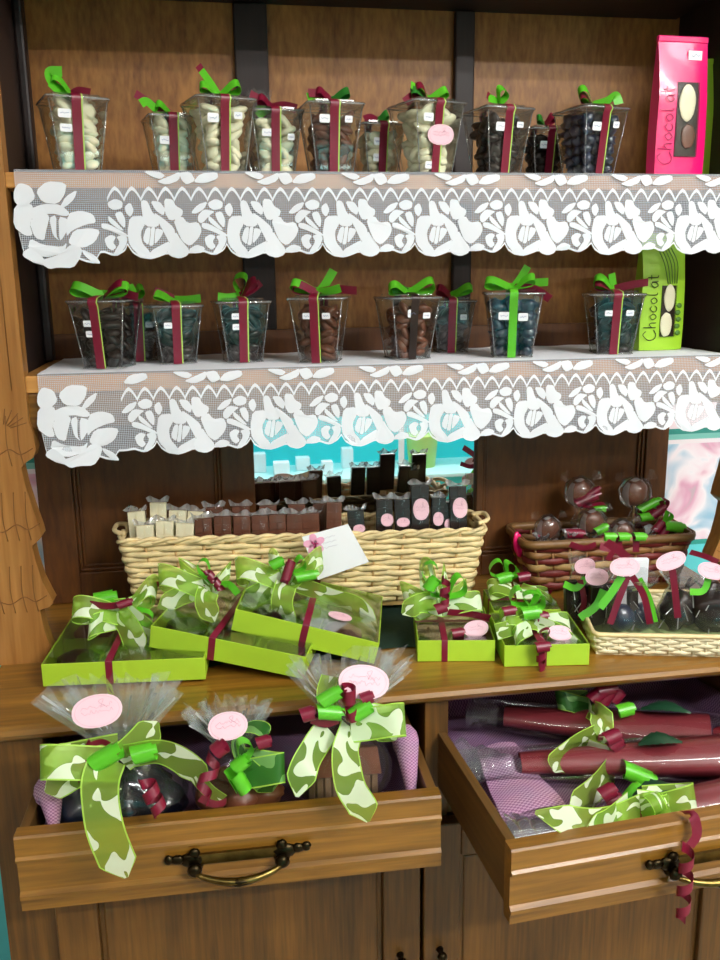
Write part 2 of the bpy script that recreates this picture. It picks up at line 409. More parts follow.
# ------------------------------------------------------------------ lower cabinet with two open drawers
CT = .893            # counter top
cab = thing('sideboard', 'honey oak sideboard with two drawers pulled open and panelled doors below', 'sideboard', (.28, 0, 0))
OX = .28
CL, CRt = -.312, .872
def P2(mb, x0, x1, y0, y1, z0, z1, m=0): return mb.b2(x0-OX, x1-OX, y0, y1, z0, z1, m)
c = MB()
P2(c, CL, CL+.022, -.43, -.004, .06, .868); P2(c, CRt-.022, CRt, -.43, -.004, .06, .868)       # sides
P2(c, CL+.022, CRt-.022, -.012, -.004, .06, .868)                                            # back
P2(c, CL+.022, CRt-.022, -.41, -.012, .06, .08)                                              # floor
P2(c, CL, CL+.072, -.452, -.43, .06, .868); P2(c, CRt-.110, CRt, -.452, -.43, .06, .868)        # face stiles
P2(c, .272, .306, -.452, -.43, .06, .868)                                                   # centre stile
P2(c, CL+.072, .272, -.452, -.43, .69, .715); P2(c, .306, CRt-.110, -.452, -.43, .69, .715)     # rail under drawers
P2(c, CL+.072, .272, -.452, -.43, .06, .1); P2(c, .306, CRt-.110, -.452, -.43, .06, .1)
P2(c, .277, .301, -.43, -.012, .08, .868)                                                   # middle partition
P2(c, CL+.022, .277, -.43, -.012, .69, .705); P2(c, .301, CRt-.022, -.43, -.012, .69, .705)
P2(c, CL-.004, CRt+.004, -.456, 0-.004, 0, .06)
c.build('carcass', M['base'], cab, bevel=.0015)
t = MB()
prof = [(-.002, .893), (-.462, .893), (-.470, .890), (-.473, .884), (-.470, .878), (-.462, .875), (-.458, .871), (-.455, .868), (-.002, .868)]
t.prism(prof, 0, CL-.016-OX, CRt+.016-OX)
t.build('countertop', M['top'], cab)
def door(x0, x1, knob_x, sx):
    d = MB(); y0, y1 = -.452, -.474; z0, z1 = .104, .686
    w = .055
    P2(d, x0, x0+w, y1, y0, z0, z1); P2(d, x1-w, x1, y1, y0, z0, z1)
    P2(d, x0+w, x1-w, y1, y0, z0, z0+w); P2(d, x0+w, x1-w, y1, y0, z1-w, z1)
    fr = d.build('door', M['base'], cab, bevel=.003)
    p = MB(); P2(p, x0+w-.002, x1-w+.002, -.464, -.454, z0+w-.002, z1-w+.002)
    P2(p, x0+w+.006, x1-w-.006, -.4665, -.460, z0+w+.006, z1-w-.006)
    p.build('door_panel', M['base'], fr, bevel=.004)
    k = MB(); k.lathe([(.006, 0), (.0045, .004), (.0035, .008), (.006, .011), (.0075, .014), (.006, .018), (.002, .020)], (knob_x-OX, -.474, .478), 14, 0, Matrix.Rotation(PI/2, 3, 'X'))
    k.build('knob', M['brassd'], fr)
door(-.243, .2615, .231, 1); door(.2665, .765, .291, -1)

def handle(mb_parent, cx, cz, w=.104):
    """bail pull: two cast mounts, a back bar and a drooping bail; local frame, front face at y=0"""
    h = MB(); R90 = Matrix.Rotation(PI/2, 3, 'X')
    for s_ in (-1, 1):
        x = cx+s_*w*.5
        h.lathe([(.010, 0), (.010, .002), (.007, .005), (.0075, .009), (.009, .012), (.005, .016)], (x, 0, cz-.005), 12, 1, R90)
        h.blob((x+s_*.004, -.003, cz+.004), (.014, .004, .009), 1, .25, 4, s_+2)
        h.blob((x+s_*.020, -.003, cz+.006), (.008, .004, .006), 1, .2, 5, s_+5)
        h.blob((x+s_*.030, -.003, cz+.007), (.006, .004, .006), 1, .2, 5, s_+7)
        h.blob((x, -.003, cz+.012), (.007, .004, .007), 1, .2, 5, s_+9)
    h.box((cx, -.0022, cz+.004), (w, .004, .013), 0)
    pts = []
    for k in range(17):
        t_ = k/16; x = cx+(t_-.5)*w*.98
        pts.append((x, -.013-.012*math.sin(PI*t_), cz-.008-.008*math.sin(PI*t_)**.6))
    h.tube(pts, [.003+.0022*math.sin(PI*k/16) for k in range(17)], 8, 0)
    h.blob((cx, -.025, cz-.0165), (.016, .0055, .0055), 1, .2, 6, 3)
    return h.build('handle', [M['brass'], M['brassd']], mb_parent)

def drawer(fl, fr_, length, hgt, name='drawer', hx=None):
    """fl/fr_: front outer top corners; box runs back from them"""
    fl = V(fl); fr_ = V(fr_); w = (fr_-fl).length
    X = (fr_-fl).normalized(); Y = V((0, 0, 1)).cross(X).normalized(); Z = X.cross(Y)
    mat = Matrix((( X.x, Y.x, Z.x, fl.x-OX), (X.y, Y.y, Z.y, fl.y), (X.z, Y.z, Z.z, fl.z), (0, 0, 0, 1)))
    d = MB()
    # stepped front, profile in (y,z)
    pr = [(.020, 0), (.002, 0), (0, -.003), (0, -.026), (-.003, -.029), (-.003, -.032), (.003, -.035), (.003, -.074), (-.002, -.078), (-.002, -.083), (.001, -.085), (.001, -hgt), (.020, -hgt)]
    d.prism([(p[0], p[1]) for p in pr], 0, 0, w, 0)
    o = d.build(name, M['oak_h'], cab); o.matrix_local = mat
    b = MB(); tt = .012; dep = hgt-.012
    b.b2(.002, .002+tt, .020, length, -dep, -.001); b.b2(w-.002-tt, w-.002, .020, length, -dep, -.001)
    b.b2(.002+tt, w-.002-tt, length-tt, length, -dep, -.01)
    b.b2(.002+tt, w-.002-tt, .020, length-tt, -dep, -dep+.006)
    b.build('drawer_box', M['side_in'], o, bevel=.001)
    handle(o, hx if hx else w/2, -.055)
    return o, mat, w
DL = drawer(at(13, 838, 2, .821), at(441.5, 796, 2, .824), .50, .099, hx=.256)
pr0 = at(511.7, 851, 2, .819); pr1 = V((pr0.x+.509, pr0.y+.031, .822))
DR = drawer(pr0, pr1, .48, .097)

# ------------------------------------------------------------------ hutch: back, mirror, shelves, carved posts
hut = thing('hutch', 'tall oak hutch with two open shelves, carved posts and a mirrored back', 'hutch', (.28, 0, CT))
def H(mb, x0, x1, y0, y1, z0, z1, m=0): return mb.b2(x0-OX, x1-OX, y0, y1, z0-CT, z1-CT, m)
b = MB()
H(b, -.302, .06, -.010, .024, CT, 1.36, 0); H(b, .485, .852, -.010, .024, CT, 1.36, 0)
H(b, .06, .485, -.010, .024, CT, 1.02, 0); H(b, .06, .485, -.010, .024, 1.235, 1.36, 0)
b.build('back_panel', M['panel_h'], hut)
b = MB(); H(b, -.285, .850, .002, .026, 1.36, 2.1); b.build('back_panel', M['panel'], hut)
b = MB()
H(b, .062, .116, -.012, .002, 1.36, 1.874); b.build('back_stile', M['stain'], hut, bevel=.003)
b = MB(); H(b, .427, .461, -.012, .002, 1.36, 1.874); b.build('back_stile', M['stain'], hut, bevel=.003)
# moulded frames of the lower back panels
def frame(x0, x1, z0, z1, wl, wr, wb, m):
    f = MB()
    H(f, x0, x0+wl, -.024, -.010, z0, z1); H(f, x1-wr, x1, -.024, -.010, z0, z1)
    H(f, x0+wl, x1-wr, -.024, -.010, z0, z0+wb); H(f, x0+wl, x1-wr, -.024, -.010, z1-.03, z1)
    for i, (q, e) in enumerate(((.006, .019), (.012, .015))):
        H(f, x0+wl+q-.006, x0+wl+q, -e, -.010, z0+wb, z1-.03); H(f, x1-wr-q, x1-wr-q+.006, -e, -.010, z0+wb, z1-.03)
        H(f, x0+wl, x1-wr, -e, -.010, z0+wb+q-.006, z0+wb+q)
    f.build('panel_frame', m, hut, bevel=.002)
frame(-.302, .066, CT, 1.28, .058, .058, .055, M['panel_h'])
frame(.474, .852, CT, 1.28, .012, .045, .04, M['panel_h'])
m_ = MB(); H(m_, .066, .474, -.0125, -.0105, 1.0, 1.25)
m_.build('mirror', plain('mirror_glass', '#f4f8f8', .015, metal=1), hut)
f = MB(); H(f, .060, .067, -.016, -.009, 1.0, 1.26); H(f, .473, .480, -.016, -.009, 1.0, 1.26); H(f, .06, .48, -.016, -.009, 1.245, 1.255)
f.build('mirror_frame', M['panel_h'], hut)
SY = -.26
for (z, th) in ((1.589, .020), (1.318, .024)):
    s_ = MB(); H(s_, -.262, .822, SY, .000, z-th, z); s_.build('shelf', M['shelf'], hut, bevel=.0015)
a = MB(); H(a, -.258, .815, SY+.004, SY+.022, 1.243, 1.294); a.build('apron', M['oak_h'], hut, bevel=.003)
for x0, x1 in ((-.287, -.264), (.824, .848)):
    s_ = MB(); H(s_, x0, x1, -.236, -.012, 1.243, 2.02); s_.build('side_panel', M['stain'], hut, bevel=.002)
s_ = MB(); H(s_, -.264, -.250, -.060, -.030, 1.32, 1.874); s_.build('moulding', M['stain'], hut, bevel=.004)
# carved posts: stepped bell profile (x outward from the inner edge, z)
def post(mirror):
    xin = [(1.9, 0), (1.255, 0), (1.235, .005), (1.215, .006), (1.204, .002), (1.198, -.008), (1.190, -.016), (1.165, -.013), (1.13, -.006), (1.10, .001), (1.087, .003), (1.080, -.004), (1.074, -.012), (1.05, -.009), (1.02, -.003), (.995, .006), (.985, .010), (.979, .004), (.975, -.010), (.940, -.006), (.915, .000), (.900, .006), (CT, .008)]
    pl = [(x, z) for z, x in xin]
    pl += [(-.085, CT), (-.095, 1.0), (-.09, 1.2), (-.075, 1.255), (-.075, 1.9)]
    if mirror: poly = [(.818-x-OX, z-CT) for x, z in pl]
    else: poly = [(-.256+x-OX, z-CT) for x, z in pl]
    p = MB(); p.prism(poly, 1, SY-.008, SY+.024)
    o = p.build('carved_post', M['oak'], hut, bevel=.0025)
    # carved grooves on the front face
    g = MB(); sg = -1 if mirror else 1; x0 = .818 if mirror else -.256
    def pt(u, z): return (x0+sg*u-OX, SY-.0085, z-CT)
    for (z0, dz) in ((1.205, 0), (1.095, 0), (.985, 0)):
        for k in range(4):
            u = -.012-.016*k
            g.tube(cr([pt(u, z0-.012), pt(u-.004, z0+.02), pt(u-.002, z0+.06)], 4), .0006, 4)
        g.tube(cr([pt(.002, z0+.012), pt(-.015, z0+.004), pt(-.03, z0+.012), pt(-.05, z0+.002), pt(-.07, z0+.01)], 5), .0007, 4)
    for k in range(5):
        q = .3+.28*k
        g.tube([pt(-.035+.01*math.cos(q), 1.245+.008*math.sin(q)), pt(-.035+.034*math.cos(q), 1.245+.03*math.sin(q))], .0006, 4)
    g.tube([pt(-.018, 1.30), pt(-.018, 1.85)], .0006, 4)
    g.build('carving', M['groove'], o)
post(False); post(True)
cn = MB(); H(cn, -.264, .824, -.24, .0, 1.875, 1.895); cn.build('top_board', M['stain'], hut)
cn = MB(); H(cn, -.34, .90, -.30, .02, 1.985, 2.08); H(cn, -.36, .92, -.33, .02, 2.08, 2.11); cn.build('cornice', M['stain'], hut, bevel=.006)

# ------------------------------------------------------------------ what the mirror shows: a turquoise display behind the viewer
dc = thing('display_counter', 'lit turquoise display counter seen in the mirror behind the basket', 'counter', (.62, -2.75, 0))
b = MB(); b.b2(-.9, .9, -.35, .0, 0, .44); b.build('counter_body', M['teal'], dc, bevel=.01)
b = MB(); b.b2(-.9, .9, -.38, -.35, .46, 1.1); b.b2(-.9, -.88, -.35, 0, .46, 1.1); b.b2(.88, .9, -.35, 0, .46, 1.1); b.b2(-.9, .9, -.38, .0, 1.1, 1.12); b.build('display_case', plain('bright_turquoise', '#38d0d8', .5), dc)
b = MB(); b.b2(-.92, .92, -.36, .03, .44, .46); b.build('counter_top', plain('pale_turquoise', '#c4e8e8', .3), dc, bevel=.004)
b = MB(); b.b2(-.8, .8, -.10, -.05, 1.075, 1.099); b.build('display_fill_strip', emit('display_fill_glow', (.75, 1, 1), 9), dc)  # glowing strip added inside the case to brighten the mirror view
b = MB(); b.b2(.30, .325, -.03, -.005, .461, 1.1); b.build('case_post', M['white'], dc)
rnd = random.Random(4)
for k in range(8):
    x = -.14+.118*k; w = rnd.uniform(.05, .09); hh = rnd.uniform(.05, .11)
    o = MB().b2(-w/2, w/2, -.03, .03, 0, hh).build('gift_carton', M['white'], None, bevel=.003)
    o.location = (x, -2.90-.08*(k % 2), .4605)
    tag(o, 'white carton in the turquoise display reflected in the mirror', 'box', 'white cartons reflected in the mirror')
tb = MB(); tb.lathe([(.07, 0), (.085, .16), (.088, .17), (.08, .175)], (0, 0, 0), 20); tb = tb.build('plastic_tub', plain('lime_tub', '#b8d070', .4)); tb.location = (1.08, -2.93, .4605)
tag(tb, 'yellow-green tub in the display reflected at the right of the mirror', 'tub')
# ceiling lights; the last, on the left, is added to brighten that side
for i, (x, y) in enumerate(((1.25, -1.45), (1.45, -2.3), (1.5, -3.0), (-.95, -2.6))):
    L = thing('ceiling_light', ['fluorescent ceiling light on the right nearest the hutch', 'fluorescent ceiling light on the right farther from the hutch', 'fluorescent ceiling light at the back of the shop', 'added ceiling light on the left, out of view, to brighten that side'][i], 'ceiling light', (x, y, RZ))
    MB().b2(-.64, .64, -.09, .09, -.05, 0).build('fixture', M['white'], L, bevel=.004)
    MB().b2(-.62, .62, -.075, .075, -.058, -.05).build('diffuser', emit('tube_glow', (1, .98, .95), [18, 46, 100, 20][i]), L)

cam_d = bpy.data.cameras.new('camera'); cam_o = bpy.data.objects.new('camera', cam_d); COL.objects.link(cam_o)
cam_d.sensor_fit = 'AUTO'; cam_d.sensor_width = 36; cam_d.lens = CF/960*36; cam_d.clip_start = .05
cam_o.matrix_world = Matrix(((_R.x, _U.x, -_F.x, CPOS.x), (_R.y, _U.y, -_F.y, CPOS.y), (_R.z, _U.z, -_F.z, CPOS.z), (0, 0, 0, 1)))
S.camera = cam_o
w = bpy.data.worlds.new('world'); S.world = w; w.use_nodes = True
w.node_tree.nodes['Background'].inputs[0].default_value = (.8, .9, 1, 1); w.node_tree.nodes['Background'].inputs[1].default_value = .3
S.view_settings.view_transform = 'Standard'; S.view_settings.look = 'None'; S.view_settings.gamma = 1; S.view_settings.exposure = 0.65
S.view_settings.use_curve_mapping = False
S.cycles.transparent_max_bounces = 40; S.cycles.max_bounces = 10; S.cycles.glossy_bounces = 5; S.cycles.caustics_reflective = False
# ------------------------------------------------------------------ lace runners on the two shelves
PXL = .0002405
ROSE = [
 [(30,310),(100,305),(104,350),(78,400),(84,450),(118,492),(126,532),(70,522),(20,462),(12,400)],
 [(95,228),(112,218),(130,226),(150,285),(190,318),(172,358),(112,354),(102,302)],
 [(112,374),(135,368),(128,420),(118,460),(92,432)], [(140,370),(160,366),(152,420),(146,462),(124,462),(134,420)],
 [(168,372),(205,386),(190,418),(156,458),(160,410)],
 [(162,284),(210,318),(264,368),(270,420),(236,450),(216,400),(192,350)],
 [(132,498),(200,462),(236,446),(214,512),(160,532),(122,540)],
 [(246,448),(276,392),(300,440),(344,492),(330,520),(290,537),(242,522),(226,494)],
 [(150,222),(196,226),(220,262),(210,296),(172,268)],
 [(226,210),(270,214),(282,248),(320,268),(310,300),(250,326),(226,280)],
 [(272,330),(320,306),(346,348),(400,340),(420,380),(400,420),(352,468),(316,440),(292,388)],
 [(346,492),(390,466),(434,482),(420,506),(370,511)],
 [(370,282),(410,240),(460,226),(440,262),(400,286)],
 [(470,230),(510,210),(546,226),(540,256),(500,266),(476,252)],
 [(562,252),(590,230),(606,270),(586,305),(566,282)],
 [(410,302),(440,270),(500,280),(470,298),(430,340),(410,330)],
 [(430,346),(470,350),(540,390),(570,410),(540,412),(480,386),(430,371)],
 [(506,290),(540,280),(556,320),(550,368),(520,332)],
 [(470,302),(500,330),(544,378),(520,374),(470,335)],
 [(440,430),(470,410),(498,420),(480,448),(496,470),(475,490),(450,470)],
 [(504,420),(540,412),(560,430),(546,470),(512,510),(480,520),(494,490),(520,452)],
 [(118,58),(200,60),(232,78),(205,96),(165,84)], [(186,110),(250,88),(318,60),(306,104),(245,126)], [(316,68),(372,60),(398,104),(352,124),(330,104)], [(392,112),(436,70),(520,62),(528,92),(456,118)],
]
CORNER = [
 [(40,250),(110,240),(128,288),(98,340),(108,398),(76,400),(25,350)],
 [(120,268),(190,244),(270,248),(318,288),(290,300),(220,285),(150,300),(132,328)],
 [(112,340),(150,302),(208,302),(180,380),(170,428),(132,410)],
 [(215,320),(248,304),(240,400),(252,430),(226,400)],
 [(265,310),(308,330),(298,380),(275,418),(262,428)],
 [(322,298),(380,280),(440,300),(453,338),(400,345),(340,370),(304,408)],
 [(312,440),(350,387),(420,377),(473,390),(440,440),(390,468),(340,460)],
 [(110,432),(170,462),(260,472),(288,452),(270,498),(170,523),(92,478)],
 [(70,500),(100,482),(160,533),(150,558),(100,545),(60,520)],
 [(162,542),(260,517),(310,464),(370,490),(350,540),(310,580),(240,575),(200,585),(160,560)],
 [(382,492),(440,522),(463,558),(430,555),(392,520)],
 [(45,170),(70,130),(118,150),(138,200),(100,230),(60,240),(40,210)],
 [(160,168),(220,122),(308,132),(298,180),(258,228),(190,218)],
 [(282,245),(312,200),(365,167),(348,210),(310,243)],
]
BOT = [(0,460),(30,510),(70,535),(120,543),(160,533),(200,518),(230,516),(290,538),(340,512),(380,512),(430,505),(470,521),(500,523),(540,500),(570,466),(558,460)]
CB = [(0,395),(18,520),(60,556),(120,574),(165,584),(200,576),(265,580),(310,540),(350,556),(395,566),(430,505)]
def bot(q):
    q = q % 558
    for (a, ya), (b, yb) in zip(BOT, BOT[1:]):
        if a <= q <= b: return ya+(yb-ya)*(q-a)/(b-a)
    return 460
def smooth_poly(P, ex=5.5):
    n = len(P); out = []
    gx = sum(p[0] for p in P)/n; gy = sum(p[1] for p in P)/n
    P = [(p[0]+(p[0]-gx)*min(.03*ex, ex/(abs(p[0]-gx)+1)), p[1]+(p[1]-gy)*min(.03*ex, ex/(abs(p[1]-gy)+1))) for p in P]
    for i in range(n):
        a, b = V((*P[i], 0)), V((*P[(i+1) % n], 0))
        out += [a*.8+b*.2, a*.2+b*.8]
    return [(p.x, p.y) for p in out]
def lace(z, xo, x0, x1, ysc, label, seed):
    """z fold height, xo world x where a rose repeat begins, x0..x1 extent"""
    rep = 558*PXL
    def F(x, d, lift=0):
        w_ = .0022*math.sin(x*31+seed)+.0016*math.sin(x*77+2*seed)
        q = min(1, max(0, d/.11))
        return V((x, SY-.0045-.004*q-w_*q-lift, z+.0028-d*ysc))
    m = MB()
    nx = int((x1-x0)/.0028)
    vs = []; uvs = []; rows = 10
    xs = [x0+(x1-x0)*i/nx for i in range(nx+1)]
    cw = 470*PXL     # corner rose width
    def bott(x):
        c_ = x-x0
        if c_ < 430*PXL:
            q = c_/PXL
            for (a, ya), (b, yb) in zip(CB, CB[1:]):
                if a <= q <= b: return (ya+(yb-ya)*(q-a)/(b-a)-50)*PXL
        return (bot((x-xo)/PXL)-50)*PXL
    for j in range(rows+1):
        for x in xs:
            d = bott(x)*j/rows
            vs.append(F(x, d)); uvs.append((x, d))
    fs = [(j*(nx+1)+i, j*(nx+1)+i+1, (j+1)*(nx+1)+i+1, (j+1)*(nx+1)+i) for j in range(rows) for i in range(nx)]
    m.add(vs, fs, 0, True, uvs)
    def motif(P, ox, dy, lift=.0007, ex=5.5):
        pl = smooth_poly(P, ex)
        pts = []
        for (a, b) in pl:
            x = ox+a*PXL
            if x > x1 or x < x0-.01: return
            pts.append(F(x, (b-dy)*PXL, lift))
        m.add(pts, [list(range(len(pts)))], 1)
    for i_, P in enumerate(CORNER): motif(P, x0-42*PXL, 50, .0006+.00012*i_, 10)
    k0 = int((x0-xo)/rep)-1
    for k in range(k0, k0+12):
        for i_, P in enumerate(ROSE):
            if xo+k*rep+min(p[0] for p in P)*PXL < x0+cw*.93: continue
            motif(P, xo+k*rep, 50, .0006+.00005*i_)
    # scalloped arches under the fold
    ar = rep/6; ns = int((x1-x0)/ar)+1
    for k in range(ns):
        xa = xo+(int((x0-xo)/ar)+k)*ar
        if xa < x0+cw*.9 or xa+ar > x1: continue
        pts = []
        for i in range(9):
            t = i/8; q = 1-abs(2*t-1)**1.6
            pts.append((xa+ar*t, (150-62*q)*PXL))
        for p, r in zip(pts, pts[1:]):
            m.add([F(p[0], p[1], .0006), F(r[0], r[1], .0006), F(r[0], r[1]+22*PXL, .0006), F(p[0], p[1]+22*PXL, .0006)], [(0, 1, 2, 3)], 1)
    # the hem along the scalloped edge
    for xa, xb in zip(xs, xs[1:]):
        da, db = bott(xa), bott(xb)
        m.add([F(xa, da-.003, .0004), F(xb, db-.003, .0004), F(xb, db, .0004), F(xa, da, .0004)], [(0, 1, 2, 3)], 1)
    # the part lying on the shelf, rolled over the edge
    def T(u, v):
        x = x0+(x1-x0)*u; y = SY-.0045+(.245)*v
        r = .0018*(noise.noise(V((x*14, y*30, seed)))+.6) if .02 < v else 0
        return V((x, y+.006*math.sin(x*90)*(v > .99), z+.0028+r*.6))
    m.grid(T, 160, 14, 2, True, lambda u, v: (u, v))
    o = m.build('lace_runner', [M['net'], M['lace'], M['lacetop']], None, fix=False)
    return tag(o, label, 'lace runner')
lace(1.589, at(320, 200, 1, SY).x, at(17, 200, 1, SY).x, .812, .985, 'white rose lace runner hanging over the upper shelf', 1.0)
lace(1.318, at(338, 400, 1, SY).x+.001, at(40, 400, 1, SY).x, .812, 1.02, 'white rose lace runner hanging over the lower shelf', 2.3)

# ------------------------------------------------------------------ ribbon pieces
def mm(*pts): return [V((x/1000, y/1000, z/1000)) for x, y, z in pts]
def flat_tail(mb, pts, w, m=0, tilt=.45, ramp=True):
    """ribbon seen on its flat side: width lies across the path, facing the viewer (-y)"""
    P = cr(pts, 6); sd = []
    for i, p in enumerate(P):
        t = (P[min(i+1, len(P)-1)]-P[max(i-1, 0)]).normalized()
        d = t.cross(V((0, -1, 0)))
        if d.length < .05: d = V((0, 0, 1))
        d.normalize(); sd.append(d+V((0, tilt, 0)))
    n = len(P); mb.strip(P, sd, w if w < .028 else [w*min(1, .12+(n-1-i)/(n*.22)) for i in range(n)], m)
def loop(mb, c, d, L, h, w, m=0, side=None, twist=.25):
    """one bow loop: leaves c along d, swells to height h and comes back"""
    c = V(c); d = V(d).normalized(); side = V(side) if side else V((0, 1, 0))
    up = side.cross(d).normalized()
    if up.z < 0: up = -up
    P = []; sd = []
    for k in range(19):
        t = k/18
        P.append(c+d*L*math.sin(PI*t)**.8+up*h*math.sin(2*PI*t)*.5+up*h*.25*math.sin(PI*t)+side.normalized()*(t-.5)*w*twist*1.5)
        sd.append(side.normalized()+up*twist)
    mb.strip(P, sd, w, m)
def curl(mb, a, b, r, turns, w, m=0, ph=0.0):
    """curling ribbon wound about the line a->b"""
    a = V(a); b = V(b); t = (b-a).normalized(); e1 = t.orthogonal().normalized(); e2 = t.cross(e1)
    P = []; sd = []; n = int(turns*14)+2
    for k in range(n):
        s_ = k/(n-1); q = ph+2*PI*turns*s_; rr = r*(.75+.25*math.sin(PI*s_))
        P.append(a+(b-a)*s_+(e1*math.cos(q)+e2*math.sin(q))*rr); sd.append(t)
    mb.strip(P, sd, w, m)
def scribble(mb, X, Y, Nn, c, w, h, m=0, r=.00035, seed=0, lines=1):
    """small handwriting strokes on a plane c + X*u + Y*v"""
    rnd = random.Random(seed)
    for l in range(lines):
        y0 = (l-(lines-1)/2)*-h*.55; n = int(6+w*400); P = []
        for i in range(n):
            u = (i/(n-1)-.5)*w; v = y0+h*.16*rnd.uniform(-1, 1)*(1 if i % 3 else 1.8)
            P.append(V(c)+V(X)*u+V(Y)*v+V(Nn)*.0003)
        mb.tube(cr(P, 3), r, 3, m)
def oval(mb, c, X, Y, rx, ry, m=0, th=.0007, seg=24):
    """a paper oval with its thickness, plus nothing else"""
    X = V(X).normalized(); Y = V(Y).normalized(); n = X.cross(Y).normalized(); c = V(c)
    f = [c+X*rx*math.cos(2*PI*k/seg)+Y*ry*math.sin(2*PI*k/seg)*(1+.06*math.cos(4*PI*k/seg)) for k in range(seg)]
    g = [p-n*th for p in f]
    mb.add(f+g, [list(range(seg)), list(range(seg, 2*seg))[::-1]]+[(k, k+seg, (k+1) % seg+seg, (k+1) % seg) for k in range(seg)], m)
def label_part(parent, c, X, Y, rx, ry, seed=0, name='pink_label', lines=2):
    o = MB(); oval(o, c, X, Y, rx, ry); lb = o.build(name, M['pink'], parent)
    t = MB(); Xn = V(X).normalized(); Yn = V(Y).normalized(); n = Xn.cross(Yn).normalized(); c = V(c)
    rim = [c+Xn*rx*.88*math.cos(2*PI*k/28)+Yn*ry*.86*math.sin(2*PI*k/28)+n*.0002 for k in range(28)]
    t.tube(rim, .00016, 3, 0, closed=True)
    scribble(t, Xn, Yn, n, c+Yn*ry*.1, rx*1.25, ry*.55, 0, .0002, seed, lines)
    t.tube(cr([c+Xn*rx*.15+Yn*ry*.15+n*.0003, c+Xn*rx*.3+Yn*ry*.62+n*.0003, c+Xn*rx*.1+Yn*ry*.5+n*.0003, c+Xn*rx*.42+Yn*ry*.1+n*.0003], 4), .00025, 3)
    t.build('lettering', M['pinkink'], lb)
    return lb

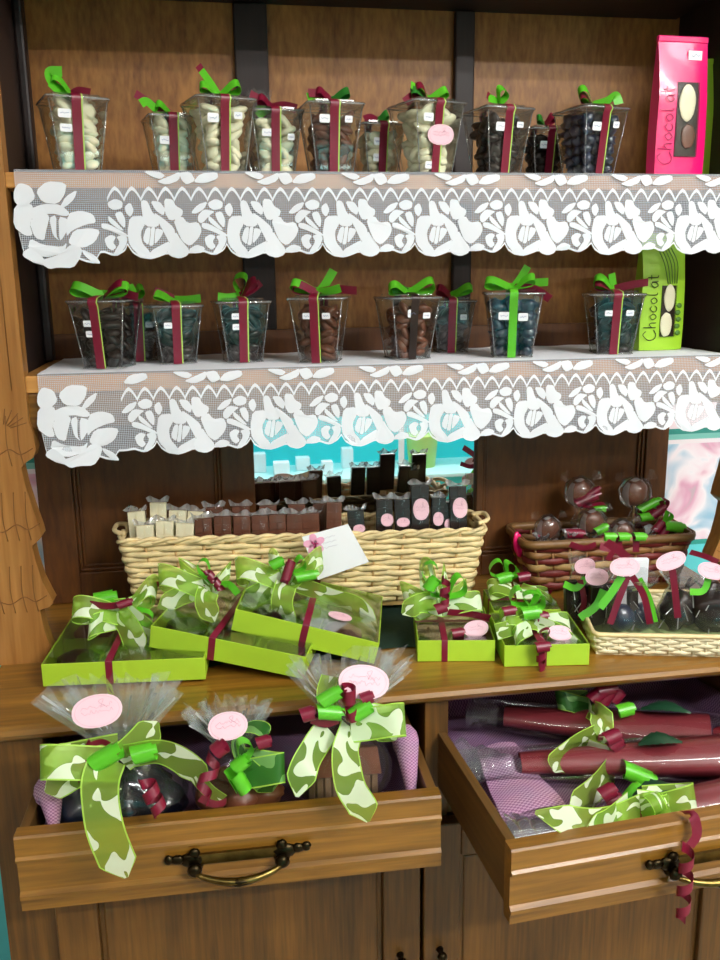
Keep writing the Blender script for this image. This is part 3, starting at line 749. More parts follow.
# ------------------------------------------------------------------ tapered gift jars
def frust(mb, wb, wt, z0, z1, m=0, ch=.12, cap0=True, cap1=False):
    def ring(w, z):
        k = w*ch; return [V(p) for p in ((-w+k, -w, z), (w-k, -w, z), (w, -w+k, z), (w, w-k, z), (w-k, w, z), (-w+k, w, z), (-w, w-k, z), (-w, -w+k, z))]
    vs = ring(wb, z0)+ring(wt, z1)
    fs = [(i, (i+1) % 8, 8+(i+1) % 8, 8+i) for i in range(8)]
    if cap0: fs.append(list(range(8))[::-1])
    if cap1: fs.append(list(range(8, 16)))
    mb.add(vs, fs, m)
def make_jar(label, loc, rz, s, spec, stickers, rcol='burg', lab=None, group='gift jars'):
    wb, wt, h = .0280*s, .0405*s, .090*s
    J = thing('gift_jar', label, 'jar', loc, rz, group)
    g = MB(); frust(g, wb, wt, 0, h); frust(g, wb*.9, wt*.95, .004, h-.001)
    frust(g, wt*1.0, wt*1.03, h-.002, h+.001, 0, .12, False); frust(g, wt*1.03, wt*1.03, h+.001, h+.003, 0, .12, False)
    g.build('jar_body', M['jar'], J)
    g = MB(); k0, k1 = wb*.12*.5, wt*.12*.5
    for sx in (-1, 1):
        for sy in (-1, 1): g.tube([(sx*(wb-k0), sy*(wb-k0), .001), (sx*(wt-k1), sy*(wt-k1), h)], .0008, 5)
    g.tube([(sx*wt*1.03-(sx*k1 if a_ else 0), sy*wt*1.03-(0 if a_ else sy*k1), h+.003) for sx, sy, a_ in ((-1, -1, 1), (1, -1, 1), (1, -1, 0), (1, 1, 0), (1, 1, 1), (-1, 1, 1), (-1, 1, 0), (-1, -1, 0))], .0011, 5, closed=True)
    g.tube([(-wb, -wb, .0012), (wb, -wb, .0012), (wb, wb, .0012), (-wb, wb, .0012)], .0009, 5, closed=True)
    g.build('jar_edge', M['edge'], J)  # hazy tubes added as painted highlights along the jar's edges
    g = MB(); frust(g, wt*1.035, wt*1.035, h+.0005, h+.005, 0, .12, True, True); frust(g, wt*.8, wt*.78, h+.006, h+.009, 0, .12, False, True)
    g.build('lid', M['lidm'], J)
    sl = (wt-wb)/h
    def fr_(z, x=0, e=.0006): return V((x, -(wb+sl*z)-e, z))
    Rm = Matrix.Rotation(math.radians(0), 3, 'Z')
    def band(w, x, m, e):
        P = [V((x, 0, -.0003)), fr_(-.0, x, e), fr_(h*.5, x, e), fr_(h-.004, x, e), V((x, -wt*1.10-e, h+.002)), V((x, -wt*1.0, h+.0068+e)), V((x*.6, -wt*.5, h+.0098+e)), V((0, 0, h+.0105+e)), V((0, wt*.6, h+.0095+e)), V((0, wt*1.11, h+.004)), V((0, wt+.001, h-.006)), V((0, wb+.001, 0))]
        b_ = MB(); b_.strip(P[1:], [(1, 0, 0)]*(len(P)-1), w, 0); return b_
    off = -.003*s
    band(.0125, off, 0, .0010).build('ribbon', M[rcol], J)
    if rcol == 'burg': band(.0018, off+.0072, 0, .0012).build('ribbon_edging', M['edging'], J)
    bows = {}
    for it in spec:
        k = it[0]; mb = bows.setdefault(k, MB()); c = V((0, -.004, h+.0115))
        if it[1] == 'L':   # loop: direction deg, length, height
            a = math.radians(it[2]); loop(mb, c, (math.cos(a), -.25, math.sin(a)), it[3]/1000, it[4]/1000, .0135, 0, (.1, .75, .62))
        else:
            flat_tail(mb, [c]+[c+V((x/1000, (-8 if len(it[2]) else 0)/1000*(i+1)*.6, z/1000)) for i, (x, z) in enumerate(it[2])], .0135)
    for k, mb in bows.items(): mb.build({'g': 'green_bow', 'b': 'burgundy_bow', 'd': 'dark_bow'}[k], {'g': M['green'], 'b': M['burg'], 'd': M['dgreen']}[k], J)
    tang = V((0, -sl, 1)).normalized(); nrm = V((0, -1, sl*-1)).normalized()
    for i, (x, z, w_, h_) in enumerate(stickers):
        zz = z*h; c = fr_(zz, x/1000, .0008)
        q = MB(); n = V((1, 0, 0)).cross(tang); X = V((1, 0, 0))
        hw, hh = w_/2000, h_/2000
        pl = [(-hw, -hh*.7), (-hw*.85, -hh), (hw*.85, -hh), (hw, -hh*.7), (hw, hh*.7), (hw*.85, hh), (-hw*.85, hh), (-hw, hh*.7)]
        f = [c+X*a+tang*b for a, b in pl]; bk = [p-n*-.0003 if False else p+V((0, .0003, 0)) for p in f]
        q.add(f+bk, [list(range(8)), list(range(8, 16))]+[(k, k+8, (k+1) % 8+8, (k+1) % 8) for k in range(8)], 0)
        scribble(q, X, tang, V((0, -1, 0)), c+V((0, -.0002, 0)), hw*1.3, hh*1.1, 1, .0003, i+int(x*7), 1)
        q.build('price_sticker', [M['white'], M['bluei']], J)
    if lab:
        x, z, rx, ry = lab; label_part(J, fr_(z*h, x/1000, .0014), (1, 0, 0), tang, rx/1000, ry/1000, 3)
    return J, wb, wt, h
def jar_fill(J, dims, label, mat, kind, seed, lvl=.86, cname='chocolates', rz=0):
    wb, wt, h = dims; rnd = random.Random(seed); mb = MB(); z = .010
    while z < h*lvl-.004:
        w = (wb+(wt-wb)*z/h)*.92
        n = 2 if kind == 'slab' else 3
        for i in range(n):
            for j in range(3):
                x = (i+.5)/n*2-1; y = (j+.5)/3*2-1
                x += rnd.uniform(-.12, .12); y += rnd.uniform(-.1, .1)
                if kind == 'slab':
                    R = Matrix.Rotation(rnd.uniform(-.9, .9), 3, 'Z') @ Matrix.Rotation(rnd.uniform(-1.1, 1.1), 3, 'Y') @ Matrix.Rotation(rnd.uniform(-.6, .6), 3, 'X')
                    mb.blob((x*w*.85, y*w*.92, z), (w*.50, w*.36, .0066), 0, .10, 1.5, rnd.random()*50, 9, 6, R)
                else:
                    r = w*rnd.uniform(.30, .38)
                    mb.blob((x*w*.96, y*w*.94, z), (r, r*.95, r*.85), 0, .6, 2.4, rnd.random()*50, 8, 6)
        z += .0105 if kind == 'slab' else .0135
    o = mb.build(cname, mat); o.location = J.location; o.rotation_euler = J.rotation_euler
    return tag(o, label, 'chocolates', None, 'stuff')
Z1, Z2 = 1.5935, 1.3225
g1 = M['wchoc']; 
def px_jar(px, Y, z): # x on the shelf under image column px
    return at(px, 172 if z > 1.5 else 362, 1, Y).x
J_SPECS = [
 # px, depth, shelf z, rotation, scale, label, ribbon spec, stickers, pink label, fill
 (78, -.205, Z1, 0.32, 1.0, 'leftmost jar of white chocolates on the upper shelf, green ribbon flag', [('g','T',[(-14,0),(-30,12)]),('g','T',[(-24,10),(-30,24),(-14,26)]),('g','L',150,34,12),('b','T',[(8,4),(22,2)])], [(-19,.80,17,11),(-18,.6,16,10)], None, ('w','slab')),
 (173, -.145, Z1, 0.22, .88, 'jar of cream chocolate discs on the upper shelf with burgundy tail pointing left', [('b','T',[(-24,8),(-50,22)]),('g','T',[(-18,2),(-34,12),(-44,8)]),('g','L',160,24,10)], [(-15,.62,15,11)], None, ('w','slab')),
 (221, -.195, Z1, 0.28, 1.05, 'taller upper-shelf jar of cream discs with crossed green and burgundy ribbon tails', [('g','T',[(-8,10),(-26,30)]),('b','T',[(-12,14),(-30,36)]),('g','L',20,34,16),('g','L',165,32,12)], [(-20,.75,16,12),(16,.8,12,9)], None, ('w','slab')),
 (274, -.165, Z1, 0.12, .95, 'jar of cream chocolates on the upper shelf with burgundy bow and one wide price sticker', [('b','T',[(-16,8),(-34,16)]),('b','T',[(16,2),(34,-2)]),('b','L',160,26,12),('g','T',[(-14,-6),(-24,-14)])], [(-14,.68,17,10),(20,.62,10,9)], None, ('w','slab')),
 (331, -.20, Z1, 0.1, 1.0, 'jar of milk chocolates on the upper shelf with two price stickers', [('b','T',[(-12,8),(-34,8)]),('g','T',[(-18,4),(-36,2)]),('d','L',20,30,10),('b','L',160,26,12)], [(-17,.8,15,11),(18,.8,11,9)], None, ('m','slab')),
 (377, -.115, Z1, 0.2, .86, 'half-hidden jar of cream chocolates set back on the upper shelf beside the pink oval label', [('b','T',[(-12,4),(-26,0)]),('d','L',30,20,8)], [(-12,.72,12,11),(-12,.42,12,11)], None, ('w','slab')),
 (426, -.205, Z1, 0.3, 1.04, 'jar of white chocolates on the upper shelf wearing a pink oval label', [('b','T',[(-22,4),(-44,-8)]),('g','T',[(-16,10),(-34,16)]),('g','L',18,32,12),('b','L',155,30,14),('d','L',170,36,10)], [(-20,.80,16,11),(-14,.12,12,10)], (2,.56,22,15), ('w','slab')),
 (496, -.20, Z1, 0.22, .98, 'jar of dark chocolates on the upper shelf with a round green loop on top', [('g','L',70,24,18),('g','T',[(-10,6),(-24,8)]),('b','T',[(-14,6),(-26,12)])], [(-16,.74,15,12),(17,.78,11,8)], None, ('d','slab')),
 (542, -.11, Z1, 0.1, .84, 'small dark jar set back on the upper shelf between two front jars', [('b','L',40,20,10),('d','L',150,20,8)], [(-14,.72,13,11)], None, ('d','slab')),
 (588, -.205, Z1, 0.26, 1.0, 'jar of dark chocolates coloured with blue reflection on the upper shelf, rightmost jar by the pink bag', [('g','L',155,40,14),('g','T',[(20,6),(34,14),(38,2)]),('b','L',165,34,10)], [(-17,.74,16,12),(18,.78,11,9)], None, ('b','ball')),  # blue reflection is put into the colour of these chocolates
 (110, -.20, Z2, -0.25, 1.03, 'leftmost jar of dark chocolates on the lower shelf with wide green and burgundy bow', [('g','L',170,46,18),('g','T',[(24,2),(50,10)]),('g','L',12,44,14),('b','T',[(30,2),(54,-4)]),('b','L',20,40,12)], [(-14,.70,13,9),(-12,.54,13,9)], None, ('d','slab')),
 (178, -.16, Z2, 0.14, .92, 'jar of dark chocolates on the lower shelf, second from the left, one price sticker', [('g','T',[(18,0),(38,2)]),('b','T',[(-14,8),(-30,14)]),('g','L',165,34,8)], [(-15,.70,12,9)], None, ('d','slab')),
 (243, -.165, Z2, 0.12, .97, 'lower-shelf jar of dark chocolates with tall green loop, two stickers on its left', [('g','L',100,32,20),('g','T',[(-20,-2),(-36,0)]),('b','L',40,34,12),('b','T',[(18,10),(30,20)])], [(-14,.80,12,9),(-13,.62,12,9)], None, ('d','slab')),
 (321, -.205, Z2, -0.28, 1.02, 'lower-shelf jar of milk chocolates with green flags and burgundy tail to the right', [('g','T',[(12,14),(24,32)]),('g','L',165,44,14),('b','T',[(28,4),(58,2)]),('b','L',170,40,16),('g','T',[(18,2),(34,6)])], [(-14,.76,12,9),(15,.76,12,9)], None, ('m','slab')),
 (407, -.19, Z2, 0.16, 1.0, 'lower-shelf jar of pale brown chocolates tied with a dark ribbon and green loops', [('g','L',172,38,18),('g','L',10,42,24),('d','T',[(-16,6),(-30,4)])], [(-6,.78,16,12),(17,.74,12,9)], None, ('m','slab')),
 (450, -.095, Z2, -0.1, .9, 'dark jar set back on the lower shelf behind the dark-ribbon jar', [('g','L',20,36,12),('b','L',160,30,14),('g','T',[(18,8),(34,12)])], [(16,.72,11,9)], None, ('d','slab')),
 (511, -.205, Z2, -0.22, 1.05, 'jar of dark blue chocolates on the lower shelf tied with a plain green ribbon', [('g','T',[(10,14),(20,32)]),('g','T',[(22,6),(52,8)]),('g','L',172,48,16),('b','T',[(30,-2),(56,-18)]),('g','L',20,36,14)], [(-17,.68,17,12),(12,.66,15,12)], None, ('b','ball')),
 (610, -.20, Z2, -0.2, 1.0, 'jar of dark chocolates on the lower shelf beside the green bag, burgundy tail pointing right', [('g','L',160,40,18),('b','T',[(24,6),(50,10)]),('b','L',170,36,12),('g','T',[(-4,10),(-8,24)])], [(-15,.72,12,9),(18,.72,12,9)], None, ('d','slab')),
 (140, -.10, Z2, 0.2, .9, 'jar standing behind the leftmost jar of the lower shelf', [('g','L',60,24,12),('b','L',150,28,12)], [(14,.7,12,9)], None, ('d','slab')),
]
def short(lb):
    w = lb.split()
    return ' '.join(w[:12]).rstrip(',')
FM = {'w': (M['wchoc'], 'cream white chocolates'), 'm': (M['mchoc'], 'milk chocolates'), 'd': (M['dchoc'], 'dark chocolates'), 'b': (M['dblue'], 'dark chocolates coloured blue')}
for i, (px, Y, z, rz, s_, lb, spec, st, lab, (fk, kind)) in enumerate(J_SPECS):
    x = px_jar(px, Y, z)
    J, wb, wt, h = make_jar(lb, (x, Y, z), rz, s_, spec, st, 'green' if 'plain green ribbon' in lb else ('dchoc' if 'dark ribbon and' in lb else 'burg'), lab)
    jar_fill(J, (wb, wt, h), (FM[fk][1]+' filling the '+short(lb)), FM[fk][0], kind, i+1, .99 if fk in 'w' else .93)

# cellophane bag standing behind the jars on the upper shelf
def cello_fan(mb, c, r0, r1, h, a0=0, a1=2*PI, n=26, seed=0, lean=(0, 0), m=0, sq=1.0):
    """gathered cellophane flaring up and out from a neck, pleated and ragged at the edge"""
    rnd = random.Random(seed); c = V(c); hs = [h*rnd.uniform(.72, 1.08) for _ in range(n*2+1)]; full = abs(a1-a0-2*PI) < .01
    if full: hs[-1] = hs[0]
    def Fn(u, v):
        k = u*n*2; i = min(int(k), n*2-1); f = k-i
        hh = hs[i]*(1-f)+hs[i+1]*f; a = a0+(a1-a0)*u
        zig = (1 if int(round(k)) % 2 else -1)*(.16*v)
        r = r0+(r1-r0)*v**.8*(1+zig)
        return c+V((r*math.cos(a)+lean[0]*v, r*sq*math.sin(a)+lean[1]*v, hh*v))
    mb.grid(Fn, n*2, 6, m, False)
b = thing('cellophane_bag', 'empty-looking clear cellophane bag standing behind the jars on the upper shelf', 'bag', (at(262, 170, 1, -.07).x, -.07, Z1))
mb = MB(); mb.blob((0, 0, .05), (.026, .02, .05), 0, .2, 3, 4, 14, 10); mb.build('bag_body', M['cello'], b)
mb = MB(); cello_fan(mb, (0, 0, .094), .006, .02, .045, seed=3, n=9); mb.build('bag_top', M['cellof'], b)

# foil bags with windows
def foil_bag(name, label, x, Y, z, w, h, d, mat, rz, win, pieces, top=None, parts=True):
    B = thing(name, label, 'bag', (x, Y, z), rz, None)
    q = MB()
    def side(sgn):
        def Fn(u, v):
            bulge = d/2*(1-.95*max(0, (v-.55)/.45)**1.3)*(1-.25*abs(2*u-1)**3)
            wx = w*(1+.02*math.sin(v*7))
            return V(((u-.5)*wx, sgn*max(bulge, .0012), v*h))
        return Fn
    q.grid(side(-1), 14, 22, 0, True); q.grid(side(1), 14, 22, 0, True)
    for s_ in (0, 1):
        q.grid(lambda u, v, s_=s_: side(-1)(s_, v)*(1-u)+side(1)(s_, v)*u, 2, 22, 0, True)
    q.grid(lambda u, v: side(-1)(u, 0)*(1-v)+side(1)(u, 0)*v, 14, 2, 0, True)
    q.build('bag_body', mat, B)
    q = MB(); q.b2(-w*.51, w*.51, -.004, .004, h*.955, h*1.0); q.build('fold', mat, B, bevel=.0015)
    if parts:
        x0, x1, z0, z1 = win; yy = -d/2-.0008
        q = MB()
        def W(u, v):
            p = side(-1)((x0+(x1-x0)*u)/w+.5, (z0+(z1-z0)*v)/h); return V((p.x, p.y-.0042, p.z))
        q.grid(W, 8, 14, 0, True)
        for (ua, ub, va, vb) in ((0, 0, 0, 1), (1, 1, 0, 1), (0, 1, 0, 0), (0, 1, 1, 1)):
            n = 10; P = [W(ua+(ub-ua)*k/n, va+(vb-va)*k/n) for k in range(n+1)]
            q.add(P+[p+V((0, .0045, 0)) for p in P], [(k, k+1, n+2+k, n+1+k) for k in range(n)], 0)
        q.build('window', M['film'], B)
        q = MB()
        def W2(u, v): return W(u, v)+V((0, .0036, 0))
        q.grid(W2, 4, 6, 0, True); q.build('window_backing', M['dchoc'], B)
        for j, (cx, cz, rx, rz_, pm, lb) in enumerate(pieces):
            p = side(-1)(cx/w+.5, cz/h)
            o = MB().blob((0, 0, 0), (rx, .0016, rz_), 0, .12, 1.6, j+3, 14, 10).build('chocolate_piece', pm)
            o.location = V((x, Y, z))+Matrix.Rotation(rz, 3, 'Z') @ V((p.x, p.y-.0022, p.z)); o.rotation_euler = (0, 0, rz)
            tag(o, lb, 'chocolate')
    return B, side
def strokes(mb, word, o, X, Y, n, s, m=0, r=.0007):
    """plain handwritten letters along X"""
    G = {'c': [[(.8,.75),(.45,1),(.05,.6),(.1,.15),(.5,0),(.85,.25)]], 'h': [[(.1,1.9),(.05,0)],[(.08,.6),(.45,1),(.7,.7),(.7,0)]],
         'o': [[(.45,1),(.05,.55),(.4,0),(.85,.45),(.5,1)]], 'l': [[(.2,1.9),(.15,.2),(.45,0)]], 'a': [[(.8,.9),(.4,1),(.05,.5),(.35,0),(.75,.4),(.8,.95),(.85,0)]],
         't': [[(.3,1.6),(.3,.2),(.6,0)],[(0,1.05),(.65,1.1)]], 'C': [[(1.3,1.5),(.8,1.9),(.1,1.1),(.2,.2),(.8,-.1),(1.5,.3)]]}
    u = 0; o = V(o); X = V(X); Y = V(Y); n = V(n)
    for ch in word:
        for st in G[ch]:
            mb.tube(cr([o+X*(u+a)*s+Y*b*s+n*.0006 for a, b in st], 5), r, 4, m)
        u += 1.75 if ch == 'C' else 1.1
x = at(677, 175, 1, -.20).x
B, sd = foil_bag('foil_bag', 'tall magenta foil bag with a window standing at the right end of the upper shelf', x, -.19, Z1, .083, .206, .034, M['magenta'], .05, (-.013, .024, .03, .138),
 [(.004, .108, .014, .027, M['wchoc'], 'cream chocolate in the window of the magenta bag'), (.008, .060, .012, .018, M['mchoc'], 'brown chocolate low in the window of the magenta bag')])
q = MB(); q.box((.018, -.0085, .178), (.023, .001, .013)); scribble(q, (1, 0, 0), (0, 0, 1), (0, -1, 0), (.018, -.0091, .178), .015, .009, 1, .0003, 4); q.build('price_sticker', [M['white'], M['bluei']], B)
q = MB(); strokes(q, 'Chocolat', (-.018, -.0178, .018), (0, 0.0, 1), (-1, 0, 0), (0, -1, 0), .0125, 0, .0006); q.build('lettering', plain('magenta_ink', '#a80a50', .4), B)
x = at(700, 178, 1, -.13).x
B, sd = foil_bag('foil_bag', 'lime green foil bag partly hidden behind the magenta bag', x, -.128, Z1, .07, .19, .03, M['gbag'], 0, None, [], parts=False)
x = at(657, 352, 1, -.165).x
B, sd = foil_bag('foil_bag', 'green printed bag with a dark window standing on the lower shelf', x, -.16, Z2, .078, .188, .034, M['gbag'], .06, (-.006, .020, .022, .105),
 [(.008, .085, .010, .022, M['wchoc'], 'upper cream chocolate in the window of the green bag'), (.004, .042, .011, .020, M['wchoc'], 'lower cream chocolate in the window of the green bag')])
q = MB(); strokes(q, 'Chocolat', (-.014, -.0178, .016), (0, 0, 1), (-1, 0, 0), (0, -1, 0), .0118, 0, .0007); q.build('lettering', M['ink'], B)
q = MB()
for k in range(5): q.tube(cr([(-.016+.006*k, -.014, .165), (-.004+.006*k, -.0165, .14), (.004+.004*k, -.0183, .108)], 5), .0008, 4)
q.build('stem_print', M['gbagd'], B)
q = MB()
for k in range(5): q.blob((.028-.002*(k % 2), -.0172, .028+.011*k), (.005, .0008, .004), 0, .4, 3, k)
q.build('leaf_print', M['gbagd'], B)
# ------------------------------------------------------------------ on the counter
def W(px, py, Y): return at(px, py, 1, Y)
cl = MB()
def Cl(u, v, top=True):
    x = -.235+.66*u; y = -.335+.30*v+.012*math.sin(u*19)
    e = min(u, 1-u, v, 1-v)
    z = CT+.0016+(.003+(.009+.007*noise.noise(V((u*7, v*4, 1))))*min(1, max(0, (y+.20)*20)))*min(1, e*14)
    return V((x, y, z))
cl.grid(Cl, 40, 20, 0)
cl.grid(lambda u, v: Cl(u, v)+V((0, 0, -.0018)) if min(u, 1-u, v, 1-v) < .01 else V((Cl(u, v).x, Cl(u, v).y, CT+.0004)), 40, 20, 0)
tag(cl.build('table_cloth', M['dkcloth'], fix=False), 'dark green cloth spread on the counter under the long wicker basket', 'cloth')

def rrect(l, d, r, s):
    """point and outward normal at perimeter fraction s of a rounded rectangle, from the middle of the front side"""
    segs = [('l', V((0, -d/2)), V((l/2-r, -d/2))), ('a', V((l/2-r, -d/2+r)), -PI/2), ('l', V((l/2, -d/2+r)), V((l/2, d/2-r))), ('a', V((l/2-r, d/2-r)), 0),
            ('l', V((l/2-r, d/2)), V((-l/2+r, d/2))), ('a', V((-l/2+r, d/2-r)), PI/2), ('l', V((-l/2, d/2-r)), V((-l/2, -d/2+r))), ('a', V((-l/2+r, -d/2+r)), PI), ('l', V((-l/2+r, -d/2)), V((0, -d/2)))]
    L = [(g[2]-g[1]).length if g[0] == 'l' else r*PI/2 for g in segs]; t = (s % 1)*sum(L)
    for g, ll in zip(segs, L):
        if t <= ll or g is segs[-1]:
            if g[0] == 'l':
                dd = (g[2]-g[1]).normalized(); return g[1]+dd*t, V((dd.y, -dd.x))
            a = g[2]+t/r; n = V((math.cos(a), math.sin(a))); return g[1]+n*r, n
        t -= ll
def woven(mb, l, d, r, z0, z1, rows, stakes, taper, sh, amp, m=0, ms=1, n=None, flat=.45, mcol=None, seed=0):
    n = n or stakes*4; rnd = random.Random(seed)
    for j in range(rows):
        f = (j+.5)/rows; z = z0+(z1-z0)*f; k = 1-taper*(1-f); pts = []
        for i in range(n):
            p, nn = rrect(l*k, d*k, r, i/n)
            off = amp*math.sin(PI*stakes*i/n+PI*j)
            pts.append((p.x+nn.x*off, p.y+nn.y*off, z+rnd.uniform(-.05, .05)*sh+.0006*math.sin(i*.7+j*2)))
        mb.tube(pts, sh*.5*1.12, 6, mcol(j) if mcol else m, flat=flat, closed=True)
    for i in range(stakes):
        p, nn = rrect(l*(1-taper), d*(1-taper), r, (i+.5)/stakes); q, _ = rrect(l, d, r, (i+.5)/stakes)
        mb.tube([(p.x, p.y, z0), (q.x, q.y, z1)], .0022, 5, ms)
# long straw basket
BK = thing('wicker_basket', 'long pale straw wicker basket full of chocolate bars below the mirror', 'basket', (.142, -.118, CT+.0165), -.10)
BL, BD, BH = .598, .116, .131
mb = MB(); woven(mb, BL, BD, .012, .008, BH-.004, 13, 30, .07, .0096, .0022, 0, 1, 240, flat=.5, seed=2); mb.build('basket_weave', [M['wick'], M['wickd']], BK)
mb = MB(); mb.b2(-BL*.462, BL*.462, -BD*.45, BD*.45, 0, .008); mb.build('basket_base', M['wickd'], BK)
mb = MB()
for ph in (0, PI):
    pts = []
    for i in range(260):
        p, nn = rrect(BL, BD, .012, i/260); a = i*.55+ph
        pts.append((p.x+nn.x*.0035*math.cos(a), p.y+nn.y*.0035*math.cos(a), BH-.004+.0034*math.sin(a)))
    mb.tube(pts, .0034, 6, 0, closed=True)
mb.build('basket_rim', M['wick'], BK)
for s_ in (-1, 1):
    mb = MB(); P = cr([(s_*BL*.49, -.03, BH), (s_*(BL*.5+.012), -.02, BH+.004), (s_*(BL*.5+.014), .02, BH+.004), (s_*BL*.49, .03, BH)], 6)
    mb.tube(P, .004, 6); mb.build('basket_handle', M['wick'], BK)
bm4 = BK.matrix_basis.copy()
def inB(x, y, z): return Matrix.Rotation(-.10, 4, 'Z') @ V((x, y, z))+V((.142, -.118, CT+.0165))
def bx_of(px, Y=-.16): return (W(px, 520, Y).x-.142)
# filler tissue so the bars stand high
mb = MB(); mb.grid(lambda u, v: V(((u-.5)*BL*.93, (v-.5)*BD*.88, .070+.008*noise.noise(V((u*14, v*4, 3))))), 40, 10, 0)
mb.grid(lambda u, v: V(((u-.5)*BL*.9, (v-.5)*BD*.8, .0095)), 4, 4, 0)
o = mb.build('tissue_paper', plain('tissue', '#6a5238', .9), fix=False); o.location = BK.location; o.rotation_euler = BK.rotation_euler
tag(o, 'crumpled brown tissue filling the long wicker basket', 'tissue paper', kind='stuff')
BARS = dict(w=('white_chocolate_bar', M['wchoc'], 'cream'), m=('chocolate_bar', M['mchoc'], 'milk'), d=('chocolate_bar', M['dchoc'], 'dark'))
def bar(px, ytop, Y, kind, w, h, label, cell=True, tag_=None, tilt=0.0, group='chocolate bars in the long basket', rows=4):
    nm, mat, _ = BARS[kind]
    p = W(px, ytop, Y)
    B = thing(nm, label, 'chocolate bar', (p.x, p.y, p.z-h), rot=(math.radians(-8), tilt, -.10), group=group)
    w *= 1.08; q = MB(); q.b2(-w/2, w/2, -.004, .004, 0, h, 0)
    for i in range(2):
        for j in range(rows):
            x0 = -w/2+w*i/2; z0 = h*j/rows
            q.prism([(x0+.0012, z0+.0012), (x0+w/2-.0012, z0+.0012), (x0+w/2-.0012, z0+h/rows-.0012), (x0+.0012, z0+h/rows-.0012)], 1, -.0062, -.004)
    q.build('chocolate', mat, B, bevel=.0012)
    if cell:
        q = MB()
        def Fc(u, v):
            a = 2*PI*u; k = 1+.06*noise.noise(V((math.cos(a)*2, math.sin(a)*2, v*9+px)))
            return V((math.cos(a)*(w/2+.003)*k, math.sin(a)*.0085*k, -.001+(h+.003)*v))
        q.grid(Fc, 18, 8, 0, True)
        rnd = random.Random(int(px))
        q.grid(lambda u, v: V(((u-.5)*(w+.006)*(1+.2*v), -.002+.005*math.sin(u*17+px)*v, h+.001+.007*v*(1+.5*math.sin(u*9+px)))), 12, 3, 1, False)
        q.build('wrapper', [M['filmb'], M['streak']], B)  # crumpled top is whitened to carry painted glints
    if tag_:
        dx, dz, rx, rz_ = tag_
        label_part(B, (dx, -.0105, h+dz), (1, 0, 0), (0, 0, 1), rx, rz_, int(px))
    return B
for i, (px, y, Y, w) in enumerate(((137, 512, -.105, .026), (157, 503, -.095, .025), (176, 511, -.10, .027), (193, 512, -.10, .024), (145, 526, -.128, .026), (163, 522, -.128, .026), (183, 524, -.128, .027))):
    bar(px, y, Y, 'w', w, .045, ['leftmost cream chocolate bar in the back row of the long basket', 'tallest cream chocolate bar in the long basket', 'third cream bar along the back row of the long basket', 'cream bar of the back row beside the milk chocolate',
        'leftmost cream bar of the front row in the long basket', 'middle cream bar of the front row in the long basket', 'right-hand cream bar of the front row in the long basket'][i], True, None, (-.06, .02, .05, .08, -.03, .04, .06)[i], 'cream bars at the left of the basket', 2)
MILK = ((203, 519, -.13), (222, 517, -.132), (241, 517, -.134), (260, 516, -.136), (277, 515, -.138), (294, 515, -.14), (311, 514, -.142))
wd = ['first', 'second', 'third', 'fourth', 'fifth', 'sixth', 'last']
for i, (px, y, Y) in enumerate(MILK):
    bar(px, y, Y, 'm', .0262, .050, wd[i]+' milk chocolate bar from the cream bars in the long basket', True, None, .02*((i % 3)-1), 'milk bars in the middle of the basket')
for i, (px, y, Y) in enumerate(((214, 508, -.10), (240, 507, -.102), (268, 506, -.105), (296, 505, -.108), (322, 504, -.112))):
    bar(px, y, Y, 'm', .027, .050, ['milk bar behind the front row nearest the cream bars', 'second milk bar behind the front row', 'middle milk bar behind the front row', 'fourth milk bar behind the front row', 'milk bar behind the front row nearest the dark bars'][i], True, None, .03*((i % 2)-.5), 'milk bars in the middle of the basket')
bar(333, 503, -.145, 'm', .024, .06, 'milk chocolate bar standing behind the white gift card', True, None, .03)
bar(357, 511, -.150, 'd', .026, .05, 'shiny cellophane-wrapped dark bar beside the white gift card', True, (.004, -.030, .010, .0075), -.05)
DK = ((384, 500, -.150, .026, .058, (.004, -.034, .0105, .0115), 'dark bar with round pink label at its foot in the long basket'),
      (403, 500, -.152, .025, .058, (0, -.038, .011, .0085), 'dark bar with low pink label in the long basket'),
      (420, 486, -.158, .028, .075, (.001, -.040, .0135, .0195), 'tall dark bar with the largest pink oval label'),
      (437, 498, -.150, .022, .06, (0, -.036, .009, .0125), 'dark bar with pink label leaning beside the tall bar'),
      (447, 503, -.150, .02, .055, (.002, -.036, .008, .0095), 'narrow dark bar with small pink label near the right end of the basket'),
      (459, 487, -.162, .027, .075, (.002, -.036, .0125, .0185), 'rightmost tall dark bar with a pink oval label'))
for i, (px, y, Y, w, h, tg, lb) in enumerate(DK): bar(px, y, Y, 'd', w, h, lb, True, tg, (.02, -.02, .01, .06, .04, -.01)[i], 'dark bars at the right of the basket')
# gift card on the basket
c0, c1, c2, c3 = [W(x, y, -.221) for x, y in ((302, 537), (348, 524), (369, 562), (318, 580))]
ctr = (c0+c1+c2+c3)/4
G = thing('gift_card', 'white gift card with a pink flower hanging on the front of the long basket', 'card', ctr)
q = MB(); f = [p-ctr for p in (c0, c1, c2, c3)]; bk = [p+V((0, .0008, 0)) for p in f]
q.add(f+bk, [(0, 1, 2, 3), (4, 7, 6, 5), (0, 4, 5, 1), (1, 5, 6, 2), (2, 6, 7, 3), (3, 7, 4, 0)]); q.build('card', M['white'], G)
q = MB(); X = (c1-c0).normalized(); Yv = V((-X.z, 0, X.x)); fc = f[0]+X*.016-Yv*.017+V((0, -.0006, 0))
for k in range(5):
    a = k*2*PI/5+.3; oval(q, fc+(X*math.cos(a)+Yv*math.sin(a))*.0085, X*math.cos(a)+Yv*math.sin(a), Yv*math.cos(a)-X*math.sin(a), .0095, .0065, 0, .0003, 12)
q.build('flower', plain('pink_flower', '#eaa6c6', .6), G)
q = MB()
